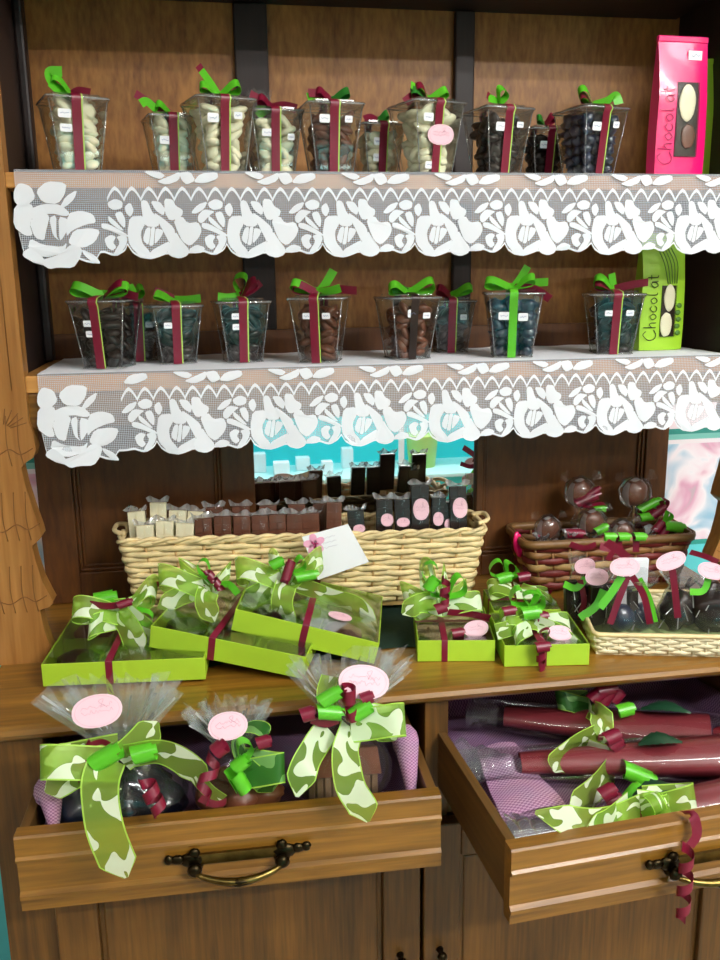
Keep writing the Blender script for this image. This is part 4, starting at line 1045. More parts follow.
for k in range(3): q.tube([fc+(X*math.cos(k*2.2)*.006+Yv*math.sin(k*2.2)*.006)*i+V((0, -.0006, 0)) for i in (.1, 1)], .0012, 4)
q.build('flower_centre', plain('deep_pink', '#c23a78', .6), G)
q = MB()
for l in range(3): scribble(q, X, Yv, V((0, -1, 0)), f[0]+X*.040-Yv*(.012+.008*l)+V((0, -.0004, 0)), .022, .006, 0, .00025, l)
q.build('handwriting', plain('pale_ink', '#b8b4c4', .7), G)

# ------------------------------------------------------------------ lime gift boxes with clear lids
def gift_box(label, flb, frb, depth, hgt, cells, group, lean=0.0, depthv=None):
    """flb, frb: front bottom corners"""
    flb = V(flb); frb = V(frb); w = (frb-flb).length; X = (frb-flb).normalized()
    Y = V((0, 0, 1)).cross(X).normalized(); Y = Matrix.Rotation(lean, 3, X) @ Y; Z = X.cross(Y)
    mat = Matrix(((X.x, Y.x, Z.x, flb.x), (X.y, Y.y, Z.y, flb.y), (X.z, Y.z, Z.z, flb.z), (0, 0, 0, 1)))
    B = thing('gift_box', label, 'gift box', group=group, mat=mat)
    t = .002; q = MB()
    q.b2(0, w, 0, t, 0, hgt); q.b2(0, w, depth-t, depth, 0, hgt); q.b2(0, t, t, depth-t, 0, hgt); q.b2(w-t, w, t, depth-t, 0, hgt); q.b2(t, w-t, t, depth-t, 0, t)
    q.build('box', M['lime'], B, bevel=.0006)
    q = MB(); nx, ny = cells
    for i in range(1, nx): q.b2(w*i/nx-.001, w*i/nx+.001, .004, depth-.004, t, hgt*.8)
    for j in range(1, ny): q.b2(.004, w-.004, depth*j/ny-.001, depth*j/ny+.001, t, hgt*.8)
    if nx*ny > 1: q.build('divider', M['limed'], B)
    q = MB(); q.b2(t*.5, w-t*.5, t*.5, depth-t*.5, hgt-.0004, hgt+.0008); q.build('window_lid', M['film'], B)
    return B, mat, w
def truffles(B, mat, w, depth, hgt, cells, lab, group, seed, mats=('dchoc', 'mchoc')):
    nx, ny = cells; rnd = random.Random(seed); k = 0
    for j in range(ny):
        for i in range(nx):
            rx = w/nx*.40; ry = depth/ny*.40
            o = MB().blob((0, 0, 0), (min(rx, .03), min(ry, .03), hgt*.40), 0, .2, 1.8, rnd.random()*40, 12, 8).build('chocolate', M[mats[k % len(mats)]])
            p = mat @ V((w*(i+.5)/nx, depth*(j+.5)/ny, .003+hgt*.40)); o.location = p; o.rotation_euler = mat.to_euler()
            
            ps = (['front ', 'back '][j] if ny > 1 else '')+(['left', 'middle', 'right'][i] if nx == 3 else ['left', 'right'][i] if nx == 2 else '')
            tag(o, 'chocolate at the '+ps.strip()+' of '+lab.split(' of ')[-1].split(' in ')[-1], 'chocolate', group); k += 1
def box_ribbon(B, w, depth, hgt, x, m='burg', wd=.010, cross=None):
    q = MB(); e = .0007
    q.strip([(x, -e, 0), (x, -e, hgt*.5), (x, -e, hgt), (x, 0, hgt+.0014), (x, depth*.5, hgt+.0020), (x, depth, hgt+.0014), (x, depth+e, hgt), (x, depth+e, 0)], [(1, 0, 0)]*8, wd)
    if cross is not None: q.strip([(-e, cross, 0), (-e, cross, hgt), (0, cross, hgt+.0018), (w*.5, cross, hgt+.0026), (w, cross, hgt+.0018), (w+e, cross, hgt), (w+e, cross, 0)], [(0, 1, 0)]*7, wd)
    q.build('ribbon', M[m], B)
def inv(B): return B.matrix_basis.inverted()
class Bow:
    """bow pieces given as points in the room, built as parts of thing B"""
    def __init__(s, B): s.B = B; s.I = B.matrix_basis.inverted(); s.mb = []
    def get(s, k, kind='tail'): s.mb.append((k, kind, MB())); return s.mb[-1][2]
    def tail(s, k, pts, w, tilt=.3): flat_tail(s.get(k), [W(*p) if not isinstance(p, Vector) else p for p in pts], w, 0, tilt)
    def loop(s, k, c, e, h, w, side=None, twist=.25):
        c = W(*c); e = W(*e); loop(s.get(k, 'loop'), c, e-c, (e-c).length, h, w, 0, side, twist)
    def curl(s, k, a, b, r, turns, w, ph=0): curl(s.get(k, 'curl'), W(*a), W(*b), r, turns, w, 0, ph)
    def roll(s, k, a, b, r):
        """short ribbon end rolled into a tube"""
        a = W(*a); b = W(*b); t = (b-a); e1 = t.orthogonal().normalized(); e2 = t.cross(e1).normalized(); P = []
        for i in range(23):
            q = 2*PI*1.35*i/22; rr = r*(1.08-.3*i/22); P.append((a+b)/2+t*(.36*(i/22-.5))+(e1*math.cos(q)+e2*math.sin(q))*rr)
        s.get(k, 'curl').strip(P, [t]*23, [t.length*(.95-.25*i/22) for i in range(23)], 0)
    def build(s):
        names = {'s': 'sheer_ribbon', 't': 'sheer_ribbon', 'g': 'green_ribbon', 'b': 'burgundy_ribbon', 'd': 'leaf_ribbon'}
        ms = {'s': 'sheer', 't': 'sheer2', 'g': 'green', 'b': 'burg', 'd': 'sheer3'}
        for k, kind, mb in s.mb:
            mb.v = [tuple(s.I @ V(p)) for p in mb.v]; mb.build(names[k]+'_'+kind, M[ms[k]], s.B)
gA = 'flat green boxes on the left'
# box A, flat on the counter
A0, A1 = V((-.252, -.364, CT+.005)), V((-.029, -.385, CT+.005))
A, mA, wA = gift_box('lowest lime green box lying flat at the left end of the counter', A0, A1, .205, .033, (3, 2), gA)
truffles(A, mA, wA, .205, .031, (3, 2), 'chocolate in a compartment of the lowest green box', 'chocolates in the lowest green box', 3)
box_ribbon(A, wA, .205, .033, .092)
bw = Bow(A)
bw.loop('s', (125, 612, -.27), (72, 612, -.28), .030, .034, (0, .8, .6)); bw.loop('s', (125, 612, -.27), (158, 590, -.25), .03, .036, (.2, .8, .5))
bw.tail('s', [(118, 612, -.28), (130, 630, -.31), (140, 655, -.335)], .040); bw.loop('t', (118, 615, -.27), (88, 630, -.30), .02, .034, (0, .8, .6))
bw.tail('t', [(125, 612, -.28), (146, 630, -.29), (158, 648, -.30)], .036)
bw.roll('g', (97, 601, -.26), (118, 597, -.26), .012); bw.loop('g', (125, 606, -.26), (150, 624, -.28), .022, .012); bw.loop('g', (128, 602, -.25), (152, 602, -.25), .02, .016)
bw.tail('b', [(90, 604, -.285), (110, 606, -.29), (131, 602, -.28)], .012); bw.roll('b', (118, 606, -.29), (133, 601, -.285), .006)
bw.build()
# box B, leaning across box A
B0, B1 = at(149, 647, 2, .9335), at(303, 679, 2, CT+.005)
Bx, mB_, wB = gift_box('middle lime green box leaning on the lowest green box, burgundy ribbon at its centre', B0, B1, .185, .034, (3, 2), gA, .03)
truffles(Bx, mB_, wB, .185, .032, (3, 2), 'chocolate in a compartment of the middle leaning green box', 'chocolates in the middle green box', 5)
box_ribbon(Bx, wB, .185, .034, .092)
bw = Bow(Bx)
bw.loop('s', (210, 588, -.28), (160, 580, -.25), .034, .036, (0, .8, .6)); bw.loop('s', (210, 588, -.28), (186, 570, -.23), .03, .034, (0, .7, .7)); bw.loop('t', (212, 590, -.28), (226, 574, -.24), .03, .03, (0, .8, .5))
bw.tail('s', [(208, 590, -.30), (206, 604, -.33), (214, 622, -.35)], .034); bw.tail('t', [(205, 588, -.28), (180, 596, -.28), (158, 608, -.28)], .03)
bw.curl('b', (206, 570, -.29), (222, 590, -.30), .007, 2.6, .009); bw.tail('b', [(150, 585, -.25), (176, 583, -.25), (205, 588, -.28)], .010)
bw.loop('g', (212, 584, -.28), (198, 562, -.26), .018, .012); bw.tail('g', [(214, 588, -.29), (228, 584, -.29), (238, 594, -.30)], .012)
bw.build()
# box C, on top
C0, C1 = at(231, 630, 2, .9525), at(374, 664, 2, CT+.008)
Cx, mC, wC = gift_box('uppermost lime green box of the left pile with a sheer leafy bow', C0, C1, .17, .034, (2, 2), gA, .05)
truffles(Cx, mC, wC, .17, .032, (2, 2), 'chocolate in a compartment of the uppermost green box', 'chocolates in the uppermost green box', 7)
box_ribbon(Cx, wC, .17, .034, .104)
bw = Bow(Cx)
bw.loop('s', (288, 580, -.27), (236, 574, -.25), .036, .036, (0, .8, .6)); bw.loop('s', (290, 580, -.27), (322, 562, -.24), .034, .034, (0, .8, .5))
bw.tail('s', [(292, 582, -.28), (330, 596, -.28), (358, 606, -.29), (378, 634, -.33)], .030); bw.tail('s', [(286, 584, -.29), (282, 606, -.32), (292, 636, -.355)], .034)
bw.tail('t', [(284, 580, -.28), (258, 594, -.28), (240, 604, -.28)], .032); bw.loop('t', (288, 578, -.26), (268, 562, -.24), .03, .03, (0, .8, .5))
bw.roll('b', (285, 582, -.295), (292, 560, -.285), .008); bw.loop('g', (290, 574, -.28), (306, 562, -.27), .02, .014); bw.roll('g', (296, 578, -.29), (318, 574, -.285), .008); bw.roll('g', (272, 566, -.28), (284, 560, -.28), .008)
bw.build()
q = I_ = mC.inverted()
label_part(Cx, (.150, .055, .0358), (1, 0, 0), (0, 1, 0), .018, .014, 8)
# right-hand boxes
gR = 'small green boxes on the right'
D0, D1 = V((.279, -.376, CT+.0006)), V((.391, -.397, CT+.0006))
Dx, mD, wD = gift_box('small lime green box standing just right of the long basket, pink label on its lid', D0, D1, .135, .033, (1, 1), gR)
truffles(Dx, mD, wD, .135, .031, (1, 2), 'chocolate in the small green box nearest the long basket', 'chocolates in the small green box', 9)
box_ribbon(Dx, wD, .135, .033, .040, 'burg', .009, .07)
bw = Bow(Dx)
for e, k, h in (((404, 596), 's', .034), ((462, 592), 's', .03), ((420, 570), 't', .03), ((446, 575), 's', .028), ((412, 610), 't', .03), ((480, 606), 't', .026)):
    bw.loop(k, (440, 604, -.33), (*e, -.33+.04*(e[1] < 600)), h, .032, (0, .8, .55))
bw.tail('s', [(436, 600, -.34), (418, 604, -.35), (402, 614, -.35)], .03)
bw.loop('g', (438, 596, -.34), (424, 564, -.31), .024, .014); bw.loop('g', (440, 596, -.34), (432, 588, -.35), .022, .016); bw.loop('g', (444, 598, -.34), (466, 584, -.33), .03, .016); bw.roll('g', (428, 590, -.35), (436, 578, -.35), .010)
bw.curl('b', (446, 578, -.36), (444, 606, -.365), .008, 2.2, .010); bw.roll('b', (436, 610, -.365), (448, 606, -.365), .008); bw.tail('b', [(448, 612, -.355), (470, 614, -.345), (490, 618, -.34)], .012); bw.roll('b', (452, 634, -.372), (464, 632, -.37), .007)
bw.build()
pc = mD.inverted() @ W(476, 629, -.372); label_part(Dx, (pc.x, pc.y, max(pc.z, .043)), (1, 0, .1), (0, .35, 1), .0185, .013, 12)
E0, E1 = V((.398, -.418, CT+.0006)), V((.521, -.435, CT+.0006))
Ex, mE, wE = gift_box('small lime green box nearest the counter edge with burgundy curls down its front', E0, E1, .128, .033, (1, 1), gR)
truffles(Ex, mE, wE, .128, .031, (1, 2), 'chocolate in the small green box at the counter edge', 'chocolates in the small green box at the edge', 11)
box_ribbon(Ex, wE, .128, .033, .056, 'burg', .012)
bw = Bow(Ex)
bw.loop('s', (535, 618, -.38), (500, 622, -.38), .028, .03, (0, .8, .55)); bw.loop('t', (535, 620, -.38), (566, 628, -.38), .026, .03, (0, .8, .55)); bw.tail('s', [(530, 620, -.39), (510, 628, -.40), (496, 632, -.40)], .024); bw.tail('t', [(535, 622, -.39), (556, 630, -.40), (575, 646, -.42)], .024); bw.loop('t', (530, 624, -.39), (514, 640, -.41), .02, .026, (0, .8, .5))
bw.loop('g', (528, 606, -.38), (510, 596, -.37), .026, .016); bw.loop('g', (530, 606, -.38), (528, 592, -.37), .026, .018); bw.loop('g', (530, 608, -.38), (544, 600, -.37), .024, .016); bw.roll('g', (522, 614, -.39), (540, 612, -.39), .010)
bw.loop('b', (545, 640, -.43), (542, 630, -.43), .016, .008); bw.curl('b', (541, 646, -.437), (541, 668, -.438), .007, 2.0, .010); bw.roll('b', (536, 648, -.437), (550, 646, -.437), .008); bw.roll('b', (503, 612, -.39), (516, 610, -.39), .007); bw.roll('b', (536, 618, -.385), (548, 616, -.385), .008)
bw.build()
pc = mE.inverted() @ W(560, 633, -.41); label_part(Ex, (pc.x, pc.y, max(pc.z, .042)), (1, 0, -.1), (0, .5, 1), .018, .012, 14)
F0, F1 = V((.425, -.285, CT+.0006)), V((.532, -.300, CT+.0006))
Fx, mF, wF = gift_box('small lime green box tucked behind the box at the counter edge', F0, F1, .100, .033, (1, 1), gR)
box_ribbon(Fx, wF, .100, .033, .05, 'burg', .009, .045)
bw = Bow(Fx)
bw.loop('g', (506, 580, -.24), (490, 566, -.23), .026, .014); bw.loop('g', (508, 580, -.24), (516, 566, -.23), .028, .016); bw.roll('g', (498, 580, -.25), (512, 576, -.25), .009); bw.roll('b', (518, 578, -.25), (530, 576, -.25), .008); bw.tail('b', [(520, 586, -.25), (536, 590, -.25), (552, 592, -.24)], .008)
bw.loop('s', (512, 588, -.25), (488, 592, -.25), .026, .026, (0, .8, .5)); bw.loop('t', (515, 590, -.25), (546, 600, -.25), .024, .024, (0, .8, .5)); bw.tail('s', [(520, 588, -.25), (540, 596, -.26), (552, 606, -.27)], .022)
bw.build()

# ------------------------------------------------------------------ dark splint basket at the back right
SB = thing('splint_basket', 'red and tan splint basket holding wrapped lollipops at the back right', 'basket', (.690, -.088, CT+.0005), -.03)
q = MB(); woven(q, .312, .118, .02, .006, .088, 7, 26, .10, .0125, .0028, 0, 1, 130, .35, lambda j: (0, 1, 0, 2, 0, 1, 0)[j], 3); q.build('basket_weave', [M['splr'], M['splb'], M['wickd']], SB)
q = MB(); q.b2(-.14, .14, -.047, .047, 0, .008); q.build('basket_base', M['splb'], SB)
for off in (-.003, .003):
    q = MB(); pts = []
    for i in range(120):
        p, nn = rrect(.317, .122, .02, i/120); pts.append((p.x+nn.x*off, p.y+nn.y*off, .091))
    q.tube(pts, .0075, 6, 0, flat=.4, closed=True); q.build('basket_rim', M['splrim'], SB)
q = MB(); q.grid(lambda u, v: V(((u-.5)*.28, (v-.5)*.09, .055+.006*noise.noise(V((u*9, v*4, 8))))), 20, 8, 0)
o = q.build('tissue_paper', plain('tissue_dark', '#4a2a26', .9), fix=False); o.location = SB.location; o.rotation_euler = SB.rotation_euler
tag(o, 'dark shredded tissue filling the splint basket', 'tissue paper', kind='stuff')
def ball_bag(mb, c, r, m=0, seed=0, ears=True):
    c = V(c); mb.blob(c, (r*1.08, r*1.0, r*1.08), m, .16, 3.0, seed, 18, 12)
    if ears:
        for s_, L_ in ((-1, 1), (1, 1)):
            e = c+V((s_*r*.75, 0, r*.75)); mb.add([e, e+V((s_*r*.6, .002, r*.55)), e+V((s_*r*.1, -.003, r*.75)), e+V((s_*r*.75, -.003, r*.1))], [(0, 1, 2), (0, 3, 1)], m, False)
def lolly(label, px, py, Y, r, bow, zb):
    c = W(px, py, Y)
    zb = min(zb, c.z-r-.004)
    L = thing('chocolate_lollipop', label, 'lollipop', (c.x, c.y, zb), group='wrapped lollipops in the splint basket')
    h = c.z-zb
    q = MB(); q.lathe([(.001, -.006), (r*.85, -.006), (r, -.003), (r, .003), (r*.85, .006), (.001, .006)], (0, 0, h), 24, 0, Matrix.Rotation(PI/2-.15, 3, 'X')); q = MB(); q.blob((0, 0, h), (r*.95, r*.55, r*.95), 0, .12, 1.6, px, 18, 12); q.build('chocolate_disc', M['mchoc'], L)
    q = MB(); q.tube([(0, 0, 0), (0, 0, h)], .0020, 8); q.build('stick', M['wickd'], L)
    q = MB(); ball_bag(q, (0, 0, h), r*1.10, 0, px); q.tube([(0, 0, h-r*1.0), (.001, 0, h-r*1.3), (0, 0, max(.001, h-r*2.4))], [.008, .005, .016], 8); q.build('wrapper', M['cello'], L)
    q = MB()
    for (a0_, a1_, wd_, rr) in ((2.3, 4.1, .22, 1.13), (.5, 1.3, .10, 1.12), (1.6, 2.1, .08, 1.14), (4.6, 5.4, .10, 1.12)):
        q.grid(lambda u, v: V((math.cos(a0_+(a1_-a0_)*u)*r*rr*(.97-wd_*v*math.sin(PI*u)), -r*(.25+.5*v), h+math.sin(a0_+(a1_-a0_)*u)*r*rr*(.97-wd_*v*math.sin(PI*u)))), 12, 2, 0, True)
    q.build('wrapper_glint', M['streak'], L)  # pale crescents laid on the wrapper as its highlights
    bw = Bow(L)
    for k, kind, a, b, hh in bow:
        if kind == 'roll': bw.roll(k, (*a, Y-.012), (*b, Y-.012), hh)
        else: bw.loop(k, (*a, Y-.012), (*b, Y-.012), hh, .012)
    bw.build(); return L
zf = CT+.060
lolly('wrapped chocolate lollipop standing above the back left of the splint basket', 580, 492, -.075, .025, [('b', 'roll', (576, 504), (600, 494), .009), ('b', 'loop', (582, 506), (606, 510), .016), ('g', 'roll', (594, 510), (606, 508), .008), ('b', 'roll', (586, 498), (600, 488), .007)], zf)
lolly('wrapped chocolate lollipop standing above the back right of the splint basket', 635, 492, -.075, .026, [('g', 'roll', (640, 510), (660, 500), .008), ('g', 'loop', (645, 506), (664, 504), .016), ('b', 'roll', (652, 516), (666, 506), .009), ('g', 'roll', (640, 518), (654, 516), .008), ('b', 'loop', (655, 518), (668, 500), .014)], zf)
lolly('low wrapped lollipop in the front left of the splint basket', 548, 528, -.105, .021, [], zf)
lolly('low wrapped lollipop in the front middle of the splint basket', 592, 522, -.105, .023, [('b', 'roll', (566, 534), (584, 534), .009), ('g', 'roll', (596, 532), (608, 526), .008), ('b', 'roll', (604, 540), (618, 534), .008)], zf)
lolly('low wrapped lollipop in the front right of the splint basket', 622, 532, -.11, .021, [('b', 'roll', (654, 532), (664, 520), .008), ('g', 'roll', (664, 526), (684, 528), .010), ('g', 'loop', (664, 522), (672, 514), .014), ('b', 'roll', (660, 538), (670, 524), .008)], zf)
for i, (px, py, r) in enumerate(((541, 532, .018), (568, 526, .019), (612, 522, .018), (648, 528, .018))):
    c = W(px, py, -.115); o = thing('wrapped_sweet', ['crumpled cellophane sweet at the front left of the splint basket', 'crumpled cellophane sweet below the left lollipop in the splint basket', 'crumpled cellophane sweet in the middle of the splint basket', 'crumpled cellophane sweet below the right lollipop in the splint basket'][i], 'sweet', (c.x, c.y, zf))
    MB().blob((0, 0, r*.8), (r*.62, r*.5, r*.6), 0, .2, 2, i).build('chocolate', M['mchoc'], o)
    q = MB(); q.blob((0, 0, r*.85), (r*1.1, r*.8, r), 0, .45, 3.6, i+9, 16, 11); q.build('wrapper', M['cello'], o)
    q = MB(); cello_fan(q, (0, 0, r*1.6), r*.25, r*.8, r*.9, n=8, seed=i, lean=(.006*(i % 2), 0)); q.build('wrapper_end', M['streak'], o)
c = W(521, 525, -.10)
o = thing('magenta_packet', 'magenta foil packet leaning at the left end of the splint basket', 'packet', (c.x, c.y, zf), rot=(0, -.25, .5))
q = MB(); q.blob((0, 0, .022), (.011, .006, .026), 0, .12, 2, 3, 14, 10); q.build('packet', M['magenta'], o)
for i, (px, py) in enumerate(((611, 526), (566, 514))):
    c = W(px, py, -.085); o = MB().blob((0, 0, 0), (.012, .010, .012), 0, .2, 2, i+3).build('foil_chocolate', plain('teal_foil' if i else 'red_foil', '#1f6a58' if i else '#a02230', .3, spec=.8))
    o.location = (c.x, c.y, zf+.014); tag(o, ['red foil chocolate in the middle of the splint basket', 'dark green foil chocolate below the left lollipop'][i], 'chocolate')

# ------------------------------------------------------------------ pale woven tray with cellophane bags
TR = thing('woven_tray', 'pale woven grass tray of cellophane bags at the right end of the counter', 'tray', (0, 0, 0))
tx = V((.970, -.243, 0)); ty = V((.243, .970, 0)); t0 = V((.541, -.405, CT+.0006)); TW, TD, TH = .236, .19, .034
tc = t0+tx*TW/2+ty*TD/2; TR.location = tc; TR.rotation_euler = (0, 0, math.atan2(tx.y, tx.x))
q = MB(); woven(q, TW, TD, .01, .003, TH-.003, 5, 46, .03, .0064, .0012, 0, 1, 300, .5, seed=5); q.build('tray_weave', [M['wickw'], M['wickw']], TR)
q = MB(); q.b2(-TW*.48, TW*.48, -TD*.48, TD*.48, 0, .004); q.build('tray_base', M['wickw'], TR)
q = MB(); q.tube([(*rrect(TW, TD, .01, i/120)[0], TH-.001) for i in range(120)], .0038, 6, 0, closed=True); q.build('tray_rim', M['wick'], TR)
q = MB(); q.grid(lambda u, v: V(((u-.5)*TW*.93, (v-.5)*TD*.9, .0085+.003*noise.noise(V((u*8, v*6, 2))))), 16, 12); o = q.build('tissue_paper', plain('lime_tissue', '#a4b878', .8), TR, fix=False)
def sweet_bag(label, px, py, Y, w, h, items, ribbons, lab=None, d=.02, seed=0, group='cellophane bags in the woven tray'):
    """px,py: foot of the bag"""
    c = W(px, py, Y); c.z = CT+.0135
    Bg = thing('cellophane_bag', label, 'bag', c, group=group)
    q = MB()
    def Fb(u, v):
        a = 2*PI*u; k = 1-.55*v**2; k2 = 1+.10*noise.noise(V((math.cos(a)*2.2, math.sin(a)*2.2, v*4+seed)))
        return V((math.cos(a)*w/2*k*k2, math.sin(a)*d*k*k2, h*.72*v))
    q.grid(Fb, 24, 10, 0, True); q.build('bag_body', M['cello'], Bg)
    q = MB(); cello_fan(q, (0, 0, h*.72), w*.2, w*.42, h*.28, n=9, seed=seed); q.build('bag_top', M['cellof'], Bg)
    q = MB(); rnd = random.Random(seed)
    for k in range(6):
        x0_ = rnd.uniform(-.42, .42)*w; z0_ = rnd.uniform(.05, .6)*h; yy = -d*1.02-.002; dx = rnd.uniform(-.012, .012); dz = rnd.uniform(.008, .026); yk = d*.8*(x0_/(w*.5))**2
        q.add([(x0_, yy+yk, z0_), (x0_+dx, yy+yk, z0_+dz), (x0_+dx+.0010, yy+yk-.001, z0_+dz), (x0_+.0016, yy+yk-.001, z0_)], [(0, 1, 2, 3)])
    q.build('cellophane_glint', M['streak'], Bg)  # bright slivers standing in for glints on the crumpled bag
    for (kind, x, z, r, lb) in items:
        if kind == 'bar':
            o = MB().b2(-r*.5, r*.5, -.007, .007, 0, r*3).build('chocolate_stick', M['dchoc'], None, bevel=.002); o.rotation_euler = (0, .12*(x > 0)-.06, 0)
        elif kind == 'foil': o = MB().blob((0, 0, r), (r, r*.8, r), 0, .1, 1.5, seed).build('foil_chocolate', M['dblue'])
        else: o = MB().blob((0, 0, r), (r, r*.75, r), 0, .3, 2.4, seed, 20, 14).build('chocolate_egg', M['dchoc'])
        o.location = c+V((x, -.002, z)); tag(o, lb, 'chocolate')
    bw = Bow(Bg)
    for k, pts, wd_ in ribbons: bw.tail(k, [(x, y, Y-d-.004) for x, y in pts], wd_)
    bw.build()
    if lab:
        lp = W(lab[0], lab[1], Y-d-.010)-c; label_part(Bg, lp, (1, 0, lab[4]), (-lab[4], .2, 1), lab[2], lab[3], seed)
    return Bg
sweet_bag('slim cellophane bag of dark sticks at the left end of the woven tray', 574, 622, -.30, .034, .115, [('bar', -.005, .002, .022, 'dark stick in the slim bag, left one'), ('bar', .007, .002, .02, 'dark stick in the slim bag, right one')],
   [('g', [(586, 578), (576, 588), (564, 584)], .011), ('b', [(580, 580), (584, 600), (580, 618)], .009), ('b', [(570, 544), (584, 548), (596, 544)], .010)], (585, 566, .017, .013, .1), .014, 3)
sweet_bag('cellophane bag of dark sticks with green ribbons in the left half of the woven tray', 600, 630, -.325, .05, .10, [('bar', -.008, .002, .022, 'dark stick in the green-ribboned bag, left one'), ('bar', .008, .002, .022, 'dark stick in the green-ribboned bag, right one')],
   [('g', [(604, 590), (596, 606), (580, 618)], .013), ('b', [(608, 560), (612, 550), (600, 546)], .012)], (597, 577, .019, .014, -.1), .016, 5)
sweet_bag('central cellophane bag with crossed burgundy ribbons and a wide pink label in the tray', 630, 640, -.355, .092, .095, [('foil', -.018, .001, .022, 'blue foil chocolate at the left of the central bag'), ('foil', .018, .001, .022, 'blue foil chocolate at the right of the central bag'), ('bar', 0, .030, .014, 'dark stick in the middle of the central bag')],
   [('b', [(628, 576), (620, 596), (610, 624)], .010), ('b', [(632, 576), (644, 596), (650, 624)], .010), ('g', [(622, 576), (612, 592), (600, 608)], .012), ('g', [(640, 578), (650, 598), (656, 622)], .006), ('b', [(606, 542), (618, 550), (628, 558)], .013)], (625, 567, .024, .015, -.05), .028, 7)
sweet_bag('cellophane bag with one burgundy ribbon and a tilted pink label in the tray', 675, 645, -.36, .072, .095, [('egg', 0, .002, .029, 'dark chocolate egg behind the single burgundy ribbon')],
   [('b', [(672, 568), (675, 590), (678, 618)], .010), ('b', [(690, 552), (704, 556), (718, 562)], .009)], (671, 561, .024, .014, .25), .031, 9)
sweet_bag('cellophane bag holding a large dark egg at the right edge of the tray', 710, 650, -.375, .086, .085, [('egg', 0, .002, .036, 'large dark chocolate egg at the right edge of the tray')],
   [('g', [(710, 572), (704, 590), (690, 592)], .010), ('b', [(712, 566), (718, 572), (724, 582)], .010)], (712, 571, .024, .013, -.3), .036, 11)
c = W(633, 566, -.30)
o = thing('white_card_packet', 'white paper packet with green ribbon loops standing behind the central bag', 'packet', (c.x, c.y, CT+.0135), -.15)
q = MB(); q.b2(-.024, .024, -.005, .005, 0, .098); q.build('packet', M['white'], o, bevel=.002)
bw = Bow(o)
for px in (610, 624, 640): bw.roll('g', (px-6, 537, -.31), (px+6, 537, -.31), .007)
bw.tail('b', [(618, 536, -.307), (619, 544, -.307), (620, 552, -.307)], .010); bw.tail('b', [(636, 536, -.307), (636, 544, -.307), (636, 552, -.307)], .010)
bw.build()
# ------------------------------------------------------------------ cloth linings and packages in the drawers
def lining(mat, w, length, dep, label, seed, rise=.055, wob=.010):
    q = MB(); e = .020
    x0, x1, y0, y1 = .018, w-.018, .026, length-.018; zf_ = -dep+.0085
    def Fl(u, v):
        x = x0+(x1-x0)*u; y = y0+(y1-y0)*v
        dx = min(u, 1-u)*(x1-x0); dy = min(v, 1-v)*(y1-y0); dd = min(dx, dy)
        up = max(0, 1-dd/.022)**1.5
        z = zf_+rise*up*(.85+.25*noise.noise(V((u*5, v*5, seed))))+wob*max(0, noise.noise(V((u*4.5+seed, v*5, seed*2)))+.25)*(1-up)
        return V((x, y, z))
    q.grid(Fl, 56, 40, 0, True, lambda u, v: (u*w, v*length))
    o = q.build('cloth_lining', M['purple'], fix=False)
    o.matrix_world = Matrix.Translation((OX, 0, 0)) @ mat
    s_ = o.modifiers.new('thickness', 'SOLIDIFY'); s_.thickness = .0012; s_.offset = 1
    return tag(o, label, 'cloth')
lining(DL[1], DL[2], .50, .087, 'purple woven cloth lining the left open drawer', 1.0)
lining(DR[1], DR[2], .48, .085, 'purple woven cloth lining the right open drawer', 2.0, .05, .014)
for i, (px0, py0, px1, py1, Y) in enumerate(((405, 738, 410, 775, -.52), (48, 792, 54, 806, -.53))):
    a = at(px0, py0, 1, Y); b_ = at(px1, py1, 1, Y-.03); q = MB()
    P = cr([a+V((0, .03, -.03)), a, (a+b_)/2+V((0, 0, .004)), b_+V((0, -.01, -.025))], 6); q.tube(P, [.008+.011*math.sin(PI*min(1, k/len(P)+.1)) for k in range(len(P))], 12, 0, True, .9)
    for k in range(len(q.uv)): q.uv[k] = [(q.v[j][0]*1.0, q.v[j][2]+q.v[j][1]) for j in q.f[k]]
    tag(q.build('folded_cloth', M['palecloth']), ['rolled purple cloth edge at the right side of the left drawer', 'rolled purple cloth edge at the left corner of the left drawer'][i], 'cloth')
q = MB(); pp = [at(x, y, 2, z) for x, y, z in ((476, 752, .775), (514, 742, .782), (566, 806, .770), (502, 822, .762))]
q.grid(lambda u, v: (pp[0]*(1-u)+pp[1]*u)*(1-v)+(pp[3]*(1-u)+pp[2]*u)*v+V((0, 0, .006*math.sin(PI*u)+.003*math.sin(v*9))), 14, 14, 0, True, lambda u, v: (u*.06, v*.14))
q.grid(lambda u, v: (pp[0]*(1-u)+pp[1]*u)*(1-v)+(pp[3]*(1-u)+pp[2]*u)*v+V((0, 0, -.006)), 14, 14, 0, True, lambda u, v: (u*.06, v*.14))
tag(q.build('folded_cloth', M['palecloth'], fix=False), 'paler folded purple cloth at the left of the right drawer', 'cloth')
FL = DL[1].translation.z-.087+.010   # lining height in the left drawer
